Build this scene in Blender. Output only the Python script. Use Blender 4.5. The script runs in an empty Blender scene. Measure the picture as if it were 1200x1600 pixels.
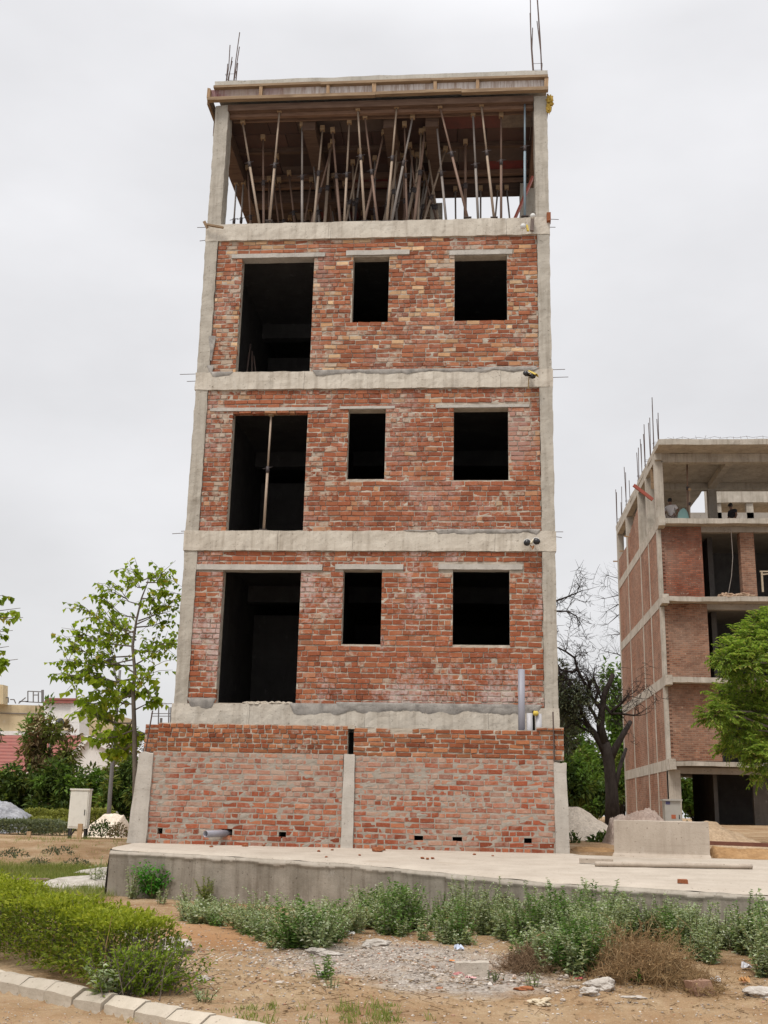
import bpy, math, random
from mathutils import Vector, Matrix, noise
R = math.radians
rnd = random.Random(11)
scene = bpy.context.scene
COL = scene.collection

# ------------------------------------------------------------------ camera
EYE = Vector((0, 0, .576))
FPX, YAW, PITCH, ROLL = 1725.15, -.086865, .264279, .022587
_f = Vector((math.sin(YAW)*math.cos(PITCH), math.cos(YAW)*math.cos(PITCH), math.sin(PITCH)))
_r = Vector((math.cos(YAW), -math.sin(YAW), 0)); _u = _r.cross(_f)
RT = math.cos(ROLL)*_r + math.sin(ROLL)*_u; UP = -math.sin(ROLL)*_r + math.cos(ROLL)*_u
cd = bpy.data.cameras.new('camera'); cam = bpy.data.objects.new('camera', cd); COL.objects.link(cam)
cam.matrix_world = Matrix(((RT.x, UP.x, -_f.x, EYE.x), (RT.y, UP.y, -_f.y, EYE.y), (RT.z, UP.z, -_f.z, EYE.z), (0, 0, 0, 1)))
cd.sensor_fit = 'HORIZONTAL'; cd.sensor_width = 36; cd.lens = 36*FPX/1200
cd.clip_start = .1; cd.clip_end = 3000
scene.camera = cam
scene.render.resolution_x = 768; scene.render.resolution_y = 1024

# ------------------------------------------------------------------ sky and sun (bright overcast)
SUN_EL, SUN_AZ = R(58), R(208)          # azimuth clockwise from +Y
w = bpy.data.worlds.new('World'); scene.world = w; w.use_nodes = True
nt = w.node_tree; nt.nodes.clear()
def nn(t, ty, **k):
    n = t.nodes.new(ty)
    for a, b in k.items(): setattr(n, a, b)
    return n
out = nn(nt, 'ShaderNodeOutputWorld'); bg = nn(nt, 'ShaderNodeBackground'); sky = nn(nt, 'ShaderNodeTexSky')
sky.sky_type = 'NISHITA'; sky.sun_disc = False; sky.sun_elevation = SUN_EL; sky.sun_rotation = SUN_AZ
sky.dust_density = 4; sky.air_density = 1.2
tc = nn(nt, 'ShaderNodeTexCoord'); sep = nn(nt, 'ShaderNodeSeparateXYZ'); nt.links.new(tc.outputs['Generated'], sep.inputs[0])
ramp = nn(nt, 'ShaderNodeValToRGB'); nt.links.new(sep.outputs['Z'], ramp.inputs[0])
def setramp(rp, stops):
    e = rp.color_ramp.elements
    while len(e) > 1: e.remove(e[-1])
    e[0].position = stops[0][0]; e[0].color = (*stops[0][1], 1)
    for p_, c_ in stops[1:]:
        x = e.new(p_); x.color = (*c_, 1)
# overcast cloud deck: brighter towards the zenith
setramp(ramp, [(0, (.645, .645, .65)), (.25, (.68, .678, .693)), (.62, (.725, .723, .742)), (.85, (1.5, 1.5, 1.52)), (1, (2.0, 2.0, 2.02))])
mp = nn(nt, 'ShaderNodeMapping'); mp.inputs['Scale'].default_value = (1.6, 1.6, 3.4); nt.links.new(tc.outputs['Generated'], mp.inputs[0])
cn = nn(nt, 'ShaderNodeTexNoise'); cn.inputs['Scale'].default_value = 2.4; cn.inputs['Detail'].default_value = 5; cn.inputs['Roughness'].default_value = .5
nt.links.new(mp.outputs[0], cn.inputs['Vector'])
cr = nn(nt, 'ShaderNodeMapRange'); cr.inputs[1].default_value = .3; cr.inputs[2].default_value = .7; cr.inputs[3].default_value = .90; cr.inputs[4].default_value = 1.04
nt.links.new(cn.outputs[0], cr.inputs[0])
ml = nn(nt, 'ShaderNodeMix', data_type='RGBA', blend_type='MULTIPLY'); ml.inputs[0].default_value = 1
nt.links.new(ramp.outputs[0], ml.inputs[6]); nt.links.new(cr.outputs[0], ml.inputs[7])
sk = nn(nt, 'ShaderNodeMix', data_type='RGBA', blend_type='MULTIPLY'); sk.inputs[0].default_value = 1; sk.inputs[7].default_value = (.08, .08, .08, 1)
nt.links.new(sky.outputs[0], sk.inputs[6])
mx = nn(nt, 'ShaderNodeMix', data_type='RGBA'); mx.inputs[0].default_value = .94
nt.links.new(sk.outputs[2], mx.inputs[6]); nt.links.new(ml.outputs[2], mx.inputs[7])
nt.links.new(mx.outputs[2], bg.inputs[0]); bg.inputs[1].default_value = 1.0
nt.links.new(bg.outputs[0], out.inputs[0])
sd = bpy.data.lights.new('sun', 'SUN'); sd.energy = 1.8; sd.angle = R(18); sd.color = (1, .955, .89)
so = bpy.data.objects.new('sun', sd); COL.objects.link(so); so.location = (0, 0, 40)
sdir = Vector((math.sin(SUN_AZ)*math.cos(SUN_EL), math.cos(SUN_AZ)*math.cos(SUN_EL), math.sin(SUN_EL)))
so.rotation_euler = sdir.to_track_quat('Z', 'Y').to_euler()
scene.view_settings.view_transform = 'Standard'; scene.view_settings.look = 'None'
scene.view_settings.exposure = 0.33; scene.view_settings.gamma = 1
scene.cycles.max_bounces = 6; scene.cycles.diffuse_bounces = 3; scene.cycles.transmission_bounces = 3

# ------------------------------------------------------------------ helpers
def ray(x, y):
    return _f + (x-600)/FPX*RT - (y-800)/FPX*UP
def at(x, y, Y):
    d = ray(x, y); return EYE + d*(Y/d.y)
def atz(x, y, z):
    d = ray(x, y); return EYE + d*((z-EYE.z)/d.z)
def sm(a, b, x):
    t = min(1, max(0, (x-a)/(b-a))); return t*t*(3-2*t)
def lerp(a, b, t): return a+(b-a)*t
def nz(x, y, z=0): return noise.noise(Vector((x, y, z)))

class MB:
    def __init__(s): s.v = []; s.f = []; s.m = []
    def add(s, vs, fs, mi=0):
        o = len(s.v); s.v.extend(vs)
        for f in fs: s.f.append(tuple(i+o for i in f)); s.m.append(mi)
    def box(s, x0, x1, y0, y1, z0, z1, mi=0, j=0):
        q = (lambda: rnd.uniform(-j, j)) if j else (lambda: 0)
        vs = [(x+q(), y+q(), z+q()) for z in (z0, z1) for y in (y0, y1) for x in (x0, x1)]
        s.add(vs, [(0, 2, 3, 1), (4, 5, 7, 6), (0, 1, 5, 4), (2, 6, 7, 3), (0, 4, 6, 2), (1, 3, 7, 5)], mi)
    def bar(s, a, b, wx, wy, mi=0, up=(0, 0, 1)):
        a, b = Vector(a), Vector(b); d = (b-a).normalized(); u = Vector(up)
        if abs(d.dot(u)) > .95: u = Vector((0, 1, 0))
        x = d.cross(u).normalized(); y = x.cross(d).normalized()
        vs = [p + x*(sx*wx/2) + y*(sy*wy/2) for p in (a, b) for sx, sy in ((-1, -1), (1, -1), (1, 1), (-1, 1))]
        s.add(vs, [(3, 2, 1, 0), (4, 5, 6, 7), (0, 1, 5, 4), (1, 2, 6, 5), (2, 3, 7, 6), (3, 0, 4, 7)], mi)
    def tube(s, pts, r, n=6, mi=0, cap=True):
        pts = [Vector(p) for p in pts]; rs = r if isinstance(r, (list, tuple)) else [r]*len(pts)
        o = len(s.v); prev = None
        for i, p in enumerate(pts):
            d = (pts[min(i+1, len(pts)-1)] - pts[max(i-1, 0)])
            d = d.normalized() if d.length > 1e-9 else Vector((0, 0, 1))
            if prev is None:
                u = Vector((1, 0, 0)) if abs(d.x) < .8 else Vector((0, 1, 0))
            else: u = prev
            x = (u - d*u.dot(d)).normalized(); prev = x; y = d.cross(x)
            for k in range(n):
                a = 2*math.pi*k/n; s.v.append(p + (x*math.cos(a)+y*math.sin(a))*rs[i])
        for i in range(len(pts)-1):
            for k in range(n):
                k2 = (k+1) % n
                s.f.append((o+i*n+k, o+i*n+k2, o+(i+1)*n+k2, o+(i+1)*n+k)); s.m.append(mi)
        if cap:
            s.f.append(tuple(o+k for k in reversed(range(n)))); s.m.append(mi)
            e = o+(len(pts)-1)*n; s.f.append(tuple(e+k for k in range(n))); s.m.append(mi)
    def leaf(s, p, d, u, L, W, mi=0, fold=.25, droop=.15):
        d = d.normalized(); x = d.cross(u)
        x = x.normalized() if x.length > 1e-4 else Vector((1, 0, 0)); n = x.cross(d)
        m = p + d*(L*.45)
        o = len(s.v)
        s.v.extend((p, m + x*(W/2) + n*(fold*W/2), p + d*L - n*(droop*L), m - x*(W/2) + n*(fold*W/2)))
        s.f.append((o, o+1, o+2)); s.f.append((o, o+2, o+3)); s.m.extend((mi, mi))
    def rbox(s, x0, x1, y0, y1, z0, z1, step=.1, amp=.006, fr=4, mi=0, seed=0):
        def disp(x, y, z):
            v = noise.noise_vector(Vector((x*fr+seed, y*fr, z*fr))) + .5*noise.noise_vector(Vector((x*fr*3.1, y*fr*3.1+seed, z*fr*3.1)))
            return (x+v.x*amp, y+v.y*amp, z+v.z*amp)
        nx, ny, nz_ = [max(1, int(round((b-a)/step))) for a, b in ((x0, x1), (y0, y1), (z0, z1))]
        X = [x0+(x1-x0)*i/nx for i in range(nx+1)]; Y = [y0+(y1-y0)*i/ny for i in range(ny+1)]; Z = [z0+(z1-z0)*i/nz_ for i in range(nz_+1)]
        def grid(A, B, fn, flip):
            o = len(s.v)
            for a in A:
                for b in B: s.v.append(disp(*fn(a, b)))
            nb = len(B)
            for i in range(len(A)-1):
                for k in range(nb-1):
                    q = (o+i*nb+k, o+(i+1)*nb+k, o+(i+1)*nb+k+1, o+i*nb+k+1)
                    s.f.append(q[::-1] if flip else q); s.m.append(mi)
        grid(X, Z, lambda a, b: (a, y0, b), False); grid(X, Z, lambda a, b: (a, y1, b), True)
        grid(X, Y, lambda a, b: (a, b, z1), False); grid(X, Y, lambda a, b: (a, b, z0), True)
        grid(Y, Z, lambda a, b: (x1, a, b), False); grid(Y, Z, lambda a, b: (x0, a, b), True)
    def rock(s, c, sx, sy, sz, seed=0, mi=0, amp=.35, fr=1.4, sub=1, rot=0):
        vs, fs = ICO[sub]
        o = []
        cr_, sr_ = math.cos(rot), math.sin(rot)
        for v in vs:
            k = 1 + amp*noise.noise(v*fr + Vector((seed*7.3, seed*1.7, 0)))+ amp*.4*noise.noise(v*fr*2.7 + Vector((seed*3.3, 0, 0)))
            x, y, z = v.x*sx*k, v.y*sy*k, v.z*sz*k
            o.append((c[0]+x*cr_-y*sr_, c[1]+x*sr_+y*cr_, c[2]+z))
        s.add(o, fs, mi)
    def build(s, name, mats, parent=None, smooth=False, org=None):
        me = bpy.data.meshes.new(name)
        pw = parent_org.get(parent.name, Vector((0, 0, 0))) if parent else None
        if org is None:
            org = Vector((0, 0, 0)) if parent else None
        if parent is None and org is None:
            xs = [v[0] for v in s.v]; ys = [v[1] for v in s.v]; zs = [v[2] for v in s.v]
            org = Vector(((min(xs)+max(xs))/2, (min(ys)+max(ys))/2, min(zs)))
        off = pw if parent else Vector(org)
        me.from_pydata([(v[0]-off[0], v[1]-off[1], v[2]-off[2]) for v in s.v], [], s.f)
        for m in (mats if isinstance(mats, (list, tuple)) else [mats]): me.materials.append(m)
        if any(s.m): me.polygons.foreach_set('material_index', s.m)
        if smooth: me.polygons.foreach_set('use_smooth', [True]*len(s.f))
        me.update()
        o = bpy.data.objects.new(name, me); COL.objects.link(o)
        if parent: o.parent = parent; parent_org[o.name] = pw
        else: o.location = org
        return o
parent_org = {}
def ico(sub):
    t = (1+5**.5)/2
    v = [Vector(a).normalized() for a in ((-1, t, 0), (1, t, 0), (-1, -t, 0), (1, -t, 0), (0, -1, t), (0, 1, t), (0, -1, -t), (0, 1, -t), (t, 0, -1), (t, 0, 1), (-t, 0, -1), (-t, 0, 1))]
    f = [(0, 11, 5), (0, 5, 1), (0, 1, 7), (0, 7, 10), (0, 10, 11), (1, 5, 9), (5, 11, 4), (11, 10, 2), (10, 7, 6), (7, 1, 8), (3, 9, 4), (3, 4, 2), (3, 2, 6), (3, 6, 8), (3, 8, 9), (4, 9, 5), (2, 4, 11), (6, 2, 10), (8, 6, 7), (9, 8, 1)]
    for _ in range(sub):
        c = {}; nf = []
        def mid(a, b):
            k = (min(a, b), max(a, b))
            if k not in c: v.append(((v[a]+v[b])/2).normalized()); c[k] = len(v)-1
            return c[k]
        for a, b, d in f:
            x, y, z = mid(a, b), mid(b, d), mid(d, a); nf += [(a, x, z), (b, y, x), (d, z, y), (x, y, z)]
        f = nf
    return v, f
ICO = {0: ico(0), 1: ico(1), 2: ico(2), 3: ico(3)}

def tag(o, label, cat, group=None):
    o['label'] = label; o['category'] = cat
    if group: o['group'] = group
    return o
def thing(name, label, cat, loc=(0, 0, 0), group=None):
    o = bpy.data.objects.new(name, None); COL.objects.link(o); o.location = loc; o.empty_display_size = .2
    parent_org[o.name] = Vector(loc)
    return tag(o, label, cat, group)
def plabel(o, label): o['label'] = label; return o
def dup(root, loc=None, rotz=None, label=None, scale=None):
    r = root.copy(); COL.objects.link(r)
    if loc is not None: r.location = loc
    if rotz is not None: r.rotation_euler.z = rotz
    if scale is not None: r.scale = (scale,)*3
    if label: r['label'] = label
    for ch in root.children:
        c = ch.copy(); COL.objects.link(c); c.parent = r
        for g in ch.children:
            d = g.copy(); COL.objects.link(d); d.parent = c
    return r
def setting(o, kind='structure'): o['kind'] = kind; return o

# ------------------------------------------------------------------ materials
def lin(r, g, b):
    f = lambda c: (c/255/12.92 if c <= 10 else ((c/255+.055)/1.055)**2.4)
    return (f(r), f(g), f(b))
class Mat:
    def __init__(s, name, rough=.85, spec=.25):
        s.m = bpy.data.materials.new(name); s.m.use_nodes = True; s.t = s.m.node_tree
        s.b = s.t.nodes['Principled BSDF']; s.out = s.t.nodes['Material Output']
        s.b.inputs['Roughness'].default_value = rough; s.b.inputs['Specular IOR Level'].default_value = spec
        s.tc = None
    def n(s, ty, **k): return nn(s.t, ty, **k)
    def l(s, a, b): s.t.links.new(a, b)
    def co(s, scale=(1, 1, 1), loc=(0, 0, 0)):
        if s.tc is None: s.tc = s.n('ShaderNodeTexCoord')
        m = s.n('ShaderNodeMapping'); m.inputs['Scale'].default_value = scale; m.inputs['Location'].default_value = loc
        s.l(s.tc.outputs['Object'], m.inputs[0]); return m.outputs[0]
    def noise(s, sc, det=4, rough=.55, scale=(1, 1, 1), loc=(0, 0, 0), dist=0):
        x = s.n('ShaderNodeTexNoise'); x.inputs['Scale'].default_value = sc; x.inputs['Detail'].default_value = det
        x.inputs['Roughness'].default_value = rough; x.inputs['Distortion'].default_value = dist
        s.l(s.co(scale, loc), x.inputs['Vector']); return x.outputs[0]
    def rng(s, v, a, b, c=0, d=1):
        x = s.n('ShaderNodeMapRange'); s.l(v, x.inputs[0])
        for i, q in enumerate((a, b, c, d)): x.inputs[i+1].default_value = q
        return x.outputs[0]
    def math(s, op, a, b):
        x = s.n('ShaderNodeMath', operation=op)
        for i, q in enumerate((a, b)):
            if isinstance(q, (int, float)): x.inputs[i].default_value = q
            else: s.l(q, x.inputs[i])
        return x.outputs[0]
    def mix(s, f, a, b, mode='MIX'):
        x = s.n('ShaderNodeMix', data_type='RGBA', blend_type=mode)
        for i, q in ((0, f), (6, a), (7, b)):
            if isinstance(q, tuple): x.inputs[i].default_value = (*q, 1)
            elif isinstance(q, (int, float)): x.inputs[i].default_value = q
            else: s.l(q, x.inputs[i])
        return x.outputs[2]
    def ramp(s, v, stops, const=False):
        x = s.n('ShaderNodeValToRGB'); setramp(x, stops); s.l(v, x.inputs[0])
        if const: x.color_ramp.interpolation = 'CONSTANT'
        return x.outputs[0]
    def rand(s):
        g = s.n('ShaderNodeNewGeometry'); return g.outputs['Random Per Island']
    def bump(s, h, st=.4, dist=.01):
        x = s.n('ShaderNodeBump'); x.inputs['Strength'].default_value = st; x.inputs['Distance'].default_value = dist
        s.l(h, x.inputs['Height']); s.l(x.outputs[0], s.b.inputs['Normal'])
    def col(s, c):
        if isinstance(c, tuple): s.b.inputs['Base Color'].default_value = (*c, 1)
        else: s.l(c, s.b.inputs['Base Color'])
        return s

def brick_mat(name, stops, smear=0., smear_col=(.36, .31, .26), eff=0., smax=.86, swid=.10, var=.28, zg=0., seam=0.):
    M = Mat(name, .9, .2)
    r = M.rand()
    c = M.ramp(r, stops)
    v = M.math('FRACT', M.math('MULTIPLY', r, 17.3), 0)
    c = M.mix(1., c, M.ramp(v, [(0, (1-var, 1-var*1.05, 1-var*1.05)), (1, (1+var*.5,)*3)]), 'MULTIPLY')
    n1 = M.noise(16, 4, .65)
    c = M.mix(M.rng(n1, .35, .75, 0, .55), c, M.mix(1., c, (.6, .52, .5), 'MULTIPLY'))
    n2 = M.noise(38, 3, .6)
    c = M.mix(M.rng(n2, .62, .74, 0, .55), c, (.42, .34, .27))
    big = M.noise(.9, 5, .6, (1, 1, 1.3)); fine = M.noise(11, 5, .7, loc=(3, 1, 2))
    k = M.math('ADD', M.math('MULTIPLY', big, .75), M.math('MULTIPLY', fine, .55))
    k = M.math('ADD', k, M.math('MULTIPLY', M.math('SUBTRACT', M.math('FRACT', M.math('MULTIPLY', r, 7.7), 0), .5), .22))
    if seam:
        sx_ = M.n('ShaderNodeSeparateXYZ'); M.l(M.co(), sx_.inputs[0])
        for x_, w_, a_ in ((-2.78, .16, 1.), (-1.12, .09, .7), (-.75, .2, .5)):
            dd = M.math('ABSOLUTE', M.math('SUBTRACT', sx_.outputs[0], x_), 0); k = M.math('ADD', k, M.rng(dd, 0, w_, seam*a_, 0))
    if zg:
        sz_ = M.n('ShaderNodeSeparateXYZ'); M.l(M.co(), sz_.inputs[0]); k = M.math('ADD', k, M.math('MULTIPLY', M.math('SUBTRACT', sz_.outputs[2], .62), zg))
    lo = .78 - smear*.36
    c = M.mix(M.rng(k, lo, lo+swid, 0, smax), c, smear_col)
    if eff:
        e = M.noise(1.1, 4, .6, (1, 1, .8), (7, 2, 4)); f2 = M.noise(14, 4, .7, loc=(9, 4, 1))
        e = M.math('ADD', M.math('MULTIPLY', e, .8), M.math('MULTIPLY', f2, .45))
        c = M.mix(M.rng(e, .65, .78, 0, eff), c, (.52, .43, .40))
    M.col(c)
    M.bump(M.noise(45, 5, .7), .55, .012)
    return M.m
def mortar_mat(name, c0, c1):
    M = Mat(name, .95, .15)
    M.col(M.mix(M.rng(M.noise(7, 6, .65), .3, .7), c0, c1)); M.bump(M.noise(60, 5, .7), .7, .012); return M.m
def concrete_mat(name, c0, c1, streak=.5, board=0., stain=(.16, .145, .125), st_amt=.6, sc=1.):
    M = Mat(name, .9, .2)
    a = M.noise(2.2*sc, 7, .62); c = M.mix(M.rng(a, .3, .72), c0, c1)
    s_ = M.noise(3.2*sc, 5, .6, (3, 3, .22), (2, 5, 1)); c = M.mix(M.rng(s_, .48, .75, 0, streak*.85), c, M.mix(1., c, (.48, .44, .40), 'MULTIPLY'))
    h_ = M.noise(1.6*sc, 5, .7, (.25, .25, 5), (6, 1, 9)); c = M.mix(M.rng(h_, .58, .72, 0, .35), c, M.mix(1., c, (.6, .56, .52), 'MULTIPLY'))
    p_ = M.noise(1.3*sc, 6, .7, (1, 1, 1), (4, 8, 3)); c = M.mix(M.rng(p_, .60, .70, 0, st_amt), c, M.mix(.5, c, stain))
    d = M.noise(26*sc, 3, .6, loc=(1, 2, 3)); c = M.mix(M.rng(d, .64, .70, 0, .8), c, M.mix(1., c, (.4, .37, .34), 'MULTIPLY'))
    w_ = M.noise(5*sc, 6, .7, (1, 1, .5), (11, 3, 6)); c = M.mix(M.rng(w_, .60, .75, 0, .5), c, M.mix(.6, c, (.62, .59, .54)))
    M.col(c); M.bump(M.math('ADD', M.noise(30*sc, 6, .7), M.math('MULTIPLY', a, 1.5)), .45, .015)
    return M.m
def wood_mat(name, c0, c1, axis=0, island=0., rough=.8, sc=1.):
    M = Mat(name, rough, .2)
    s_ = [14*sc]*3; s_[axis] = 1.2*sc
    c = M.mix(M.rng(M.noise(2.2, 5, .6, tuple(s_)), .3, .7), c0, c1)
    c = M.mix(M.rng(M.noise(3*sc, 5, .7, loc=(2, 2, 2)), .55, .75, 0, .6), c, M.mix(1., c, (.5, .46, .44), 'MULTIPLY'))
    if island: c = M.mix(island, c, M.mix(1., c, M.ramp(M.rand(), [(0, (.35, .35, .38)), (.5, (.9, .9, .9)), (1, (1.5, 1.4, 1.3))]), 'MULTIPLY'))
    M.col(c); M.bump(M.noise(3, 5, .6, tuple(s_)), .4, .006); return M.m
def paint_mat(name, c, rough=.5, dirt=.4, dcol=(.2, .16, .12), spec=.4, metal=0.):
    M = Mat(name, rough, spec); M.b.inputs['Metallic'].default_value = metal
    M.col(M.mix(M.rng(M.noise(4, 6, .68), .5, .8, 0, dirt), c, dcol)); M.bump(M.noise(35, 4, .6), .12, .004); return M.m
def leaf_mat(name, stops, trans=.35, rough=.5, tint=.5):
    M = Mat(name, max(rough, .62), .14)
    c = M.ramp(M.rand(), stops)
    c = M.mix(M.rng(M.noise(1.6, 3, .6), .35, .7, 0, tint), c, M.mix(1., c, (.55, .62, .5), 'MULTIPLY'))
    M.col(c)
    t = M.n('ShaderNodeBsdfTranslucent'); M.l(M.mix(1., c, (1.25, 1.25, .7), 'MULTIPLY'), t.inputs[0])
    x = M.n('ShaderNodeMixShader'); x.inputs[0].default_value = trans
    M.l(M.b.outputs[0], x.inputs[1]); M.l(t.outputs[0], x.inputs[2]); M.l(x.outputs[0], M.out.inputs[0]); return M.m
def bark_mat(name, c0, c1):
    M = Mat(name, .95, .1); n_ = M.noise(9, 6, .7, (1, 1, .35)); M.col(M.mix(M.rng(n_, .3, .7), c0, c1)); M.bump(n_, .8, .03); return M.m

BR1 = brick_mat('brick_orange', [(0, (.26, .080, .038)), (.3, (.335, .108, .051)), (.6, (.30, .095, .045)), (.9, (.38, .142, .068)), (1, (.37, .165, .09))], .08, (.42, .34, .26), eff=.7, var=.22, seam=.12)
BR2 = brick_mat('brick_mixed', [(0, (.255, .080, .040)), (.45, (.32, .106, .052)), (.9, (.37, .138, .068)), (.97, (.42, .215, .115)), (1, (.50, .31, .175))], .11, (.42, .34, .26), seam=.15, eff=.3, var=.22)
BR3 = brick_mat('brick_yellowish', [(0, (.255, .084, .043)), (.4, (.33, .116, .058)), (.80, (.38, .152, .078)), (.90, (.50, .28, .14)), (1, (.64, .44, .26))], .13, (.42, .34, .26), seam=.15, eff=.2)
BRW = brick_mat('brick_mortar_washed', [(0, (.29, .075, .036)), (.5, (.35, .10, .05)), (1, (.42, .17, .09))], .60, (.42, .325, .26), smax=.80, swid=.26, zg=.14)
BRF = brick_mat('brick_fresh', [(0, (.25, .073, .033)), (.4, (.32, .104, .046)), (.8, (.38, .152, .068)), (1, (.44, .20, .105))], .08)
MO = mortar_mat('mortar_grey', (.31, .26, .205), (.52, .455, .375))
MOW = mortar_mat('mortar_wash', (.27, .23, .19), (.40, .35, .295))
CO = concrete_mat('concrete_beam', (.45, .395, .325), (.58, .525, .445), .75)
COC = concrete_mat('concrete_column', (.34, .305, .255), (.46, .415, .35), .7)
COP = concrete_mat('concrete_pillar_rough', (.40, .365, .32), (.52, .475, .42), .35)
COF = concrete_mat('concrete_pavement', (.38, .325, .265), (.48, .42, .35), .05, st_amt=.7, stain=(.36, .29, .22))
CORW = concrete_mat('concrete_face_dark', (.19, .165, .132), (.34, .30, .25), .95, st_amt=.8)  # apron face: darker than the top, streaked and stained
COT = concrete_mat('concrete_tank_plaster', (.37, .31, .25), (.47, .40, .33), .4)
CEM = concrete_mat('cement_fresh', (.17, .155, .14), (.42, .385, .345), .3, sc=2.2)
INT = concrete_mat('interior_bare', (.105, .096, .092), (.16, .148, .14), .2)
# ------------------------------------------------------------------ ground heights
PF = [(-5.36, 16.54), (-4.05, 16.21), (-1.75, 15.35), (-.35, 14.31), (.84, 13.41), (1.82, 13.17), (3.08, 12.64), (6.2, 11.2)]   # platform front edge
def front_y(x):
    if x <= PF[0][0]: return PF[0][1]
    for (a, b), (c, d) in zip(PF, PF[1:]):
        if x <= c: return b+(d-b)*(x-a)/(c-a)
    return PF[-1][1]
def gz(x, y):
    front = -.73 - .22*sm(12.5, 8.3, y) + .03*nz(x*.7, y*.7) + .018*nz(x*2.3, y*2.3, 3)
    # planting bed edge and the lower sandy road in front of the kerb
    L = -.70 + .37*sm(24.0, 28.0, y+1.2*nz(x*.35, 4)) + .10*sm(24, 27, y)*0 + .05*nz(x*.5, y*.5, 5) + .03*nz(x*1.7, y*1.7, 1)
    Rr = -.70 + .71*sm(17.3, 18.4, y) + .10*sm(18, 21, y) + .25*sm(24, 42, y) + .05*nz(x*.6, y*.6, 8)
    s_ = sm(-4.6, 1.2, x)
    back = lerp(L, Rr, s_)
    if y > 55: back = lerp(back, .2, sm(55, 90, y))
    g = lerp(front, back, sm(14, 17.2, y))
    ks = kerb_side(x, y)
    if ks > -2: g = lerp(g, KZ-.035+.012*nz(x*3, y*3), 1-sm(.1, 1.1, abs(ks+.1)))
    g -= .10*sm(-.06, -.01, ks)
    return g
KZ = -.86
KP = [atz(*q, KZ) for q in ((-160, 1484), (-60, 1504), (0, 1517), (57, 1526), (151, 1545), (255, 1567), (350, 1588), (440, 1607), (540, 1632))]
def kerb_side(x, y):
    """metres in front of (towards the camera from) the kerb's rear edge less its width"""
    best = -9
    for a, b in zip(KP, KP[1:]):
        if a.x <= x <= b.x or (a is KP[0] and x < a.x) or (b is KP[-1] and x > b.x):
            t = (x-a.x)/(b.x-a.x); yy = a.y+(b.y-a.y)*t
            best = (yy - y) - .16
    return best

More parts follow.
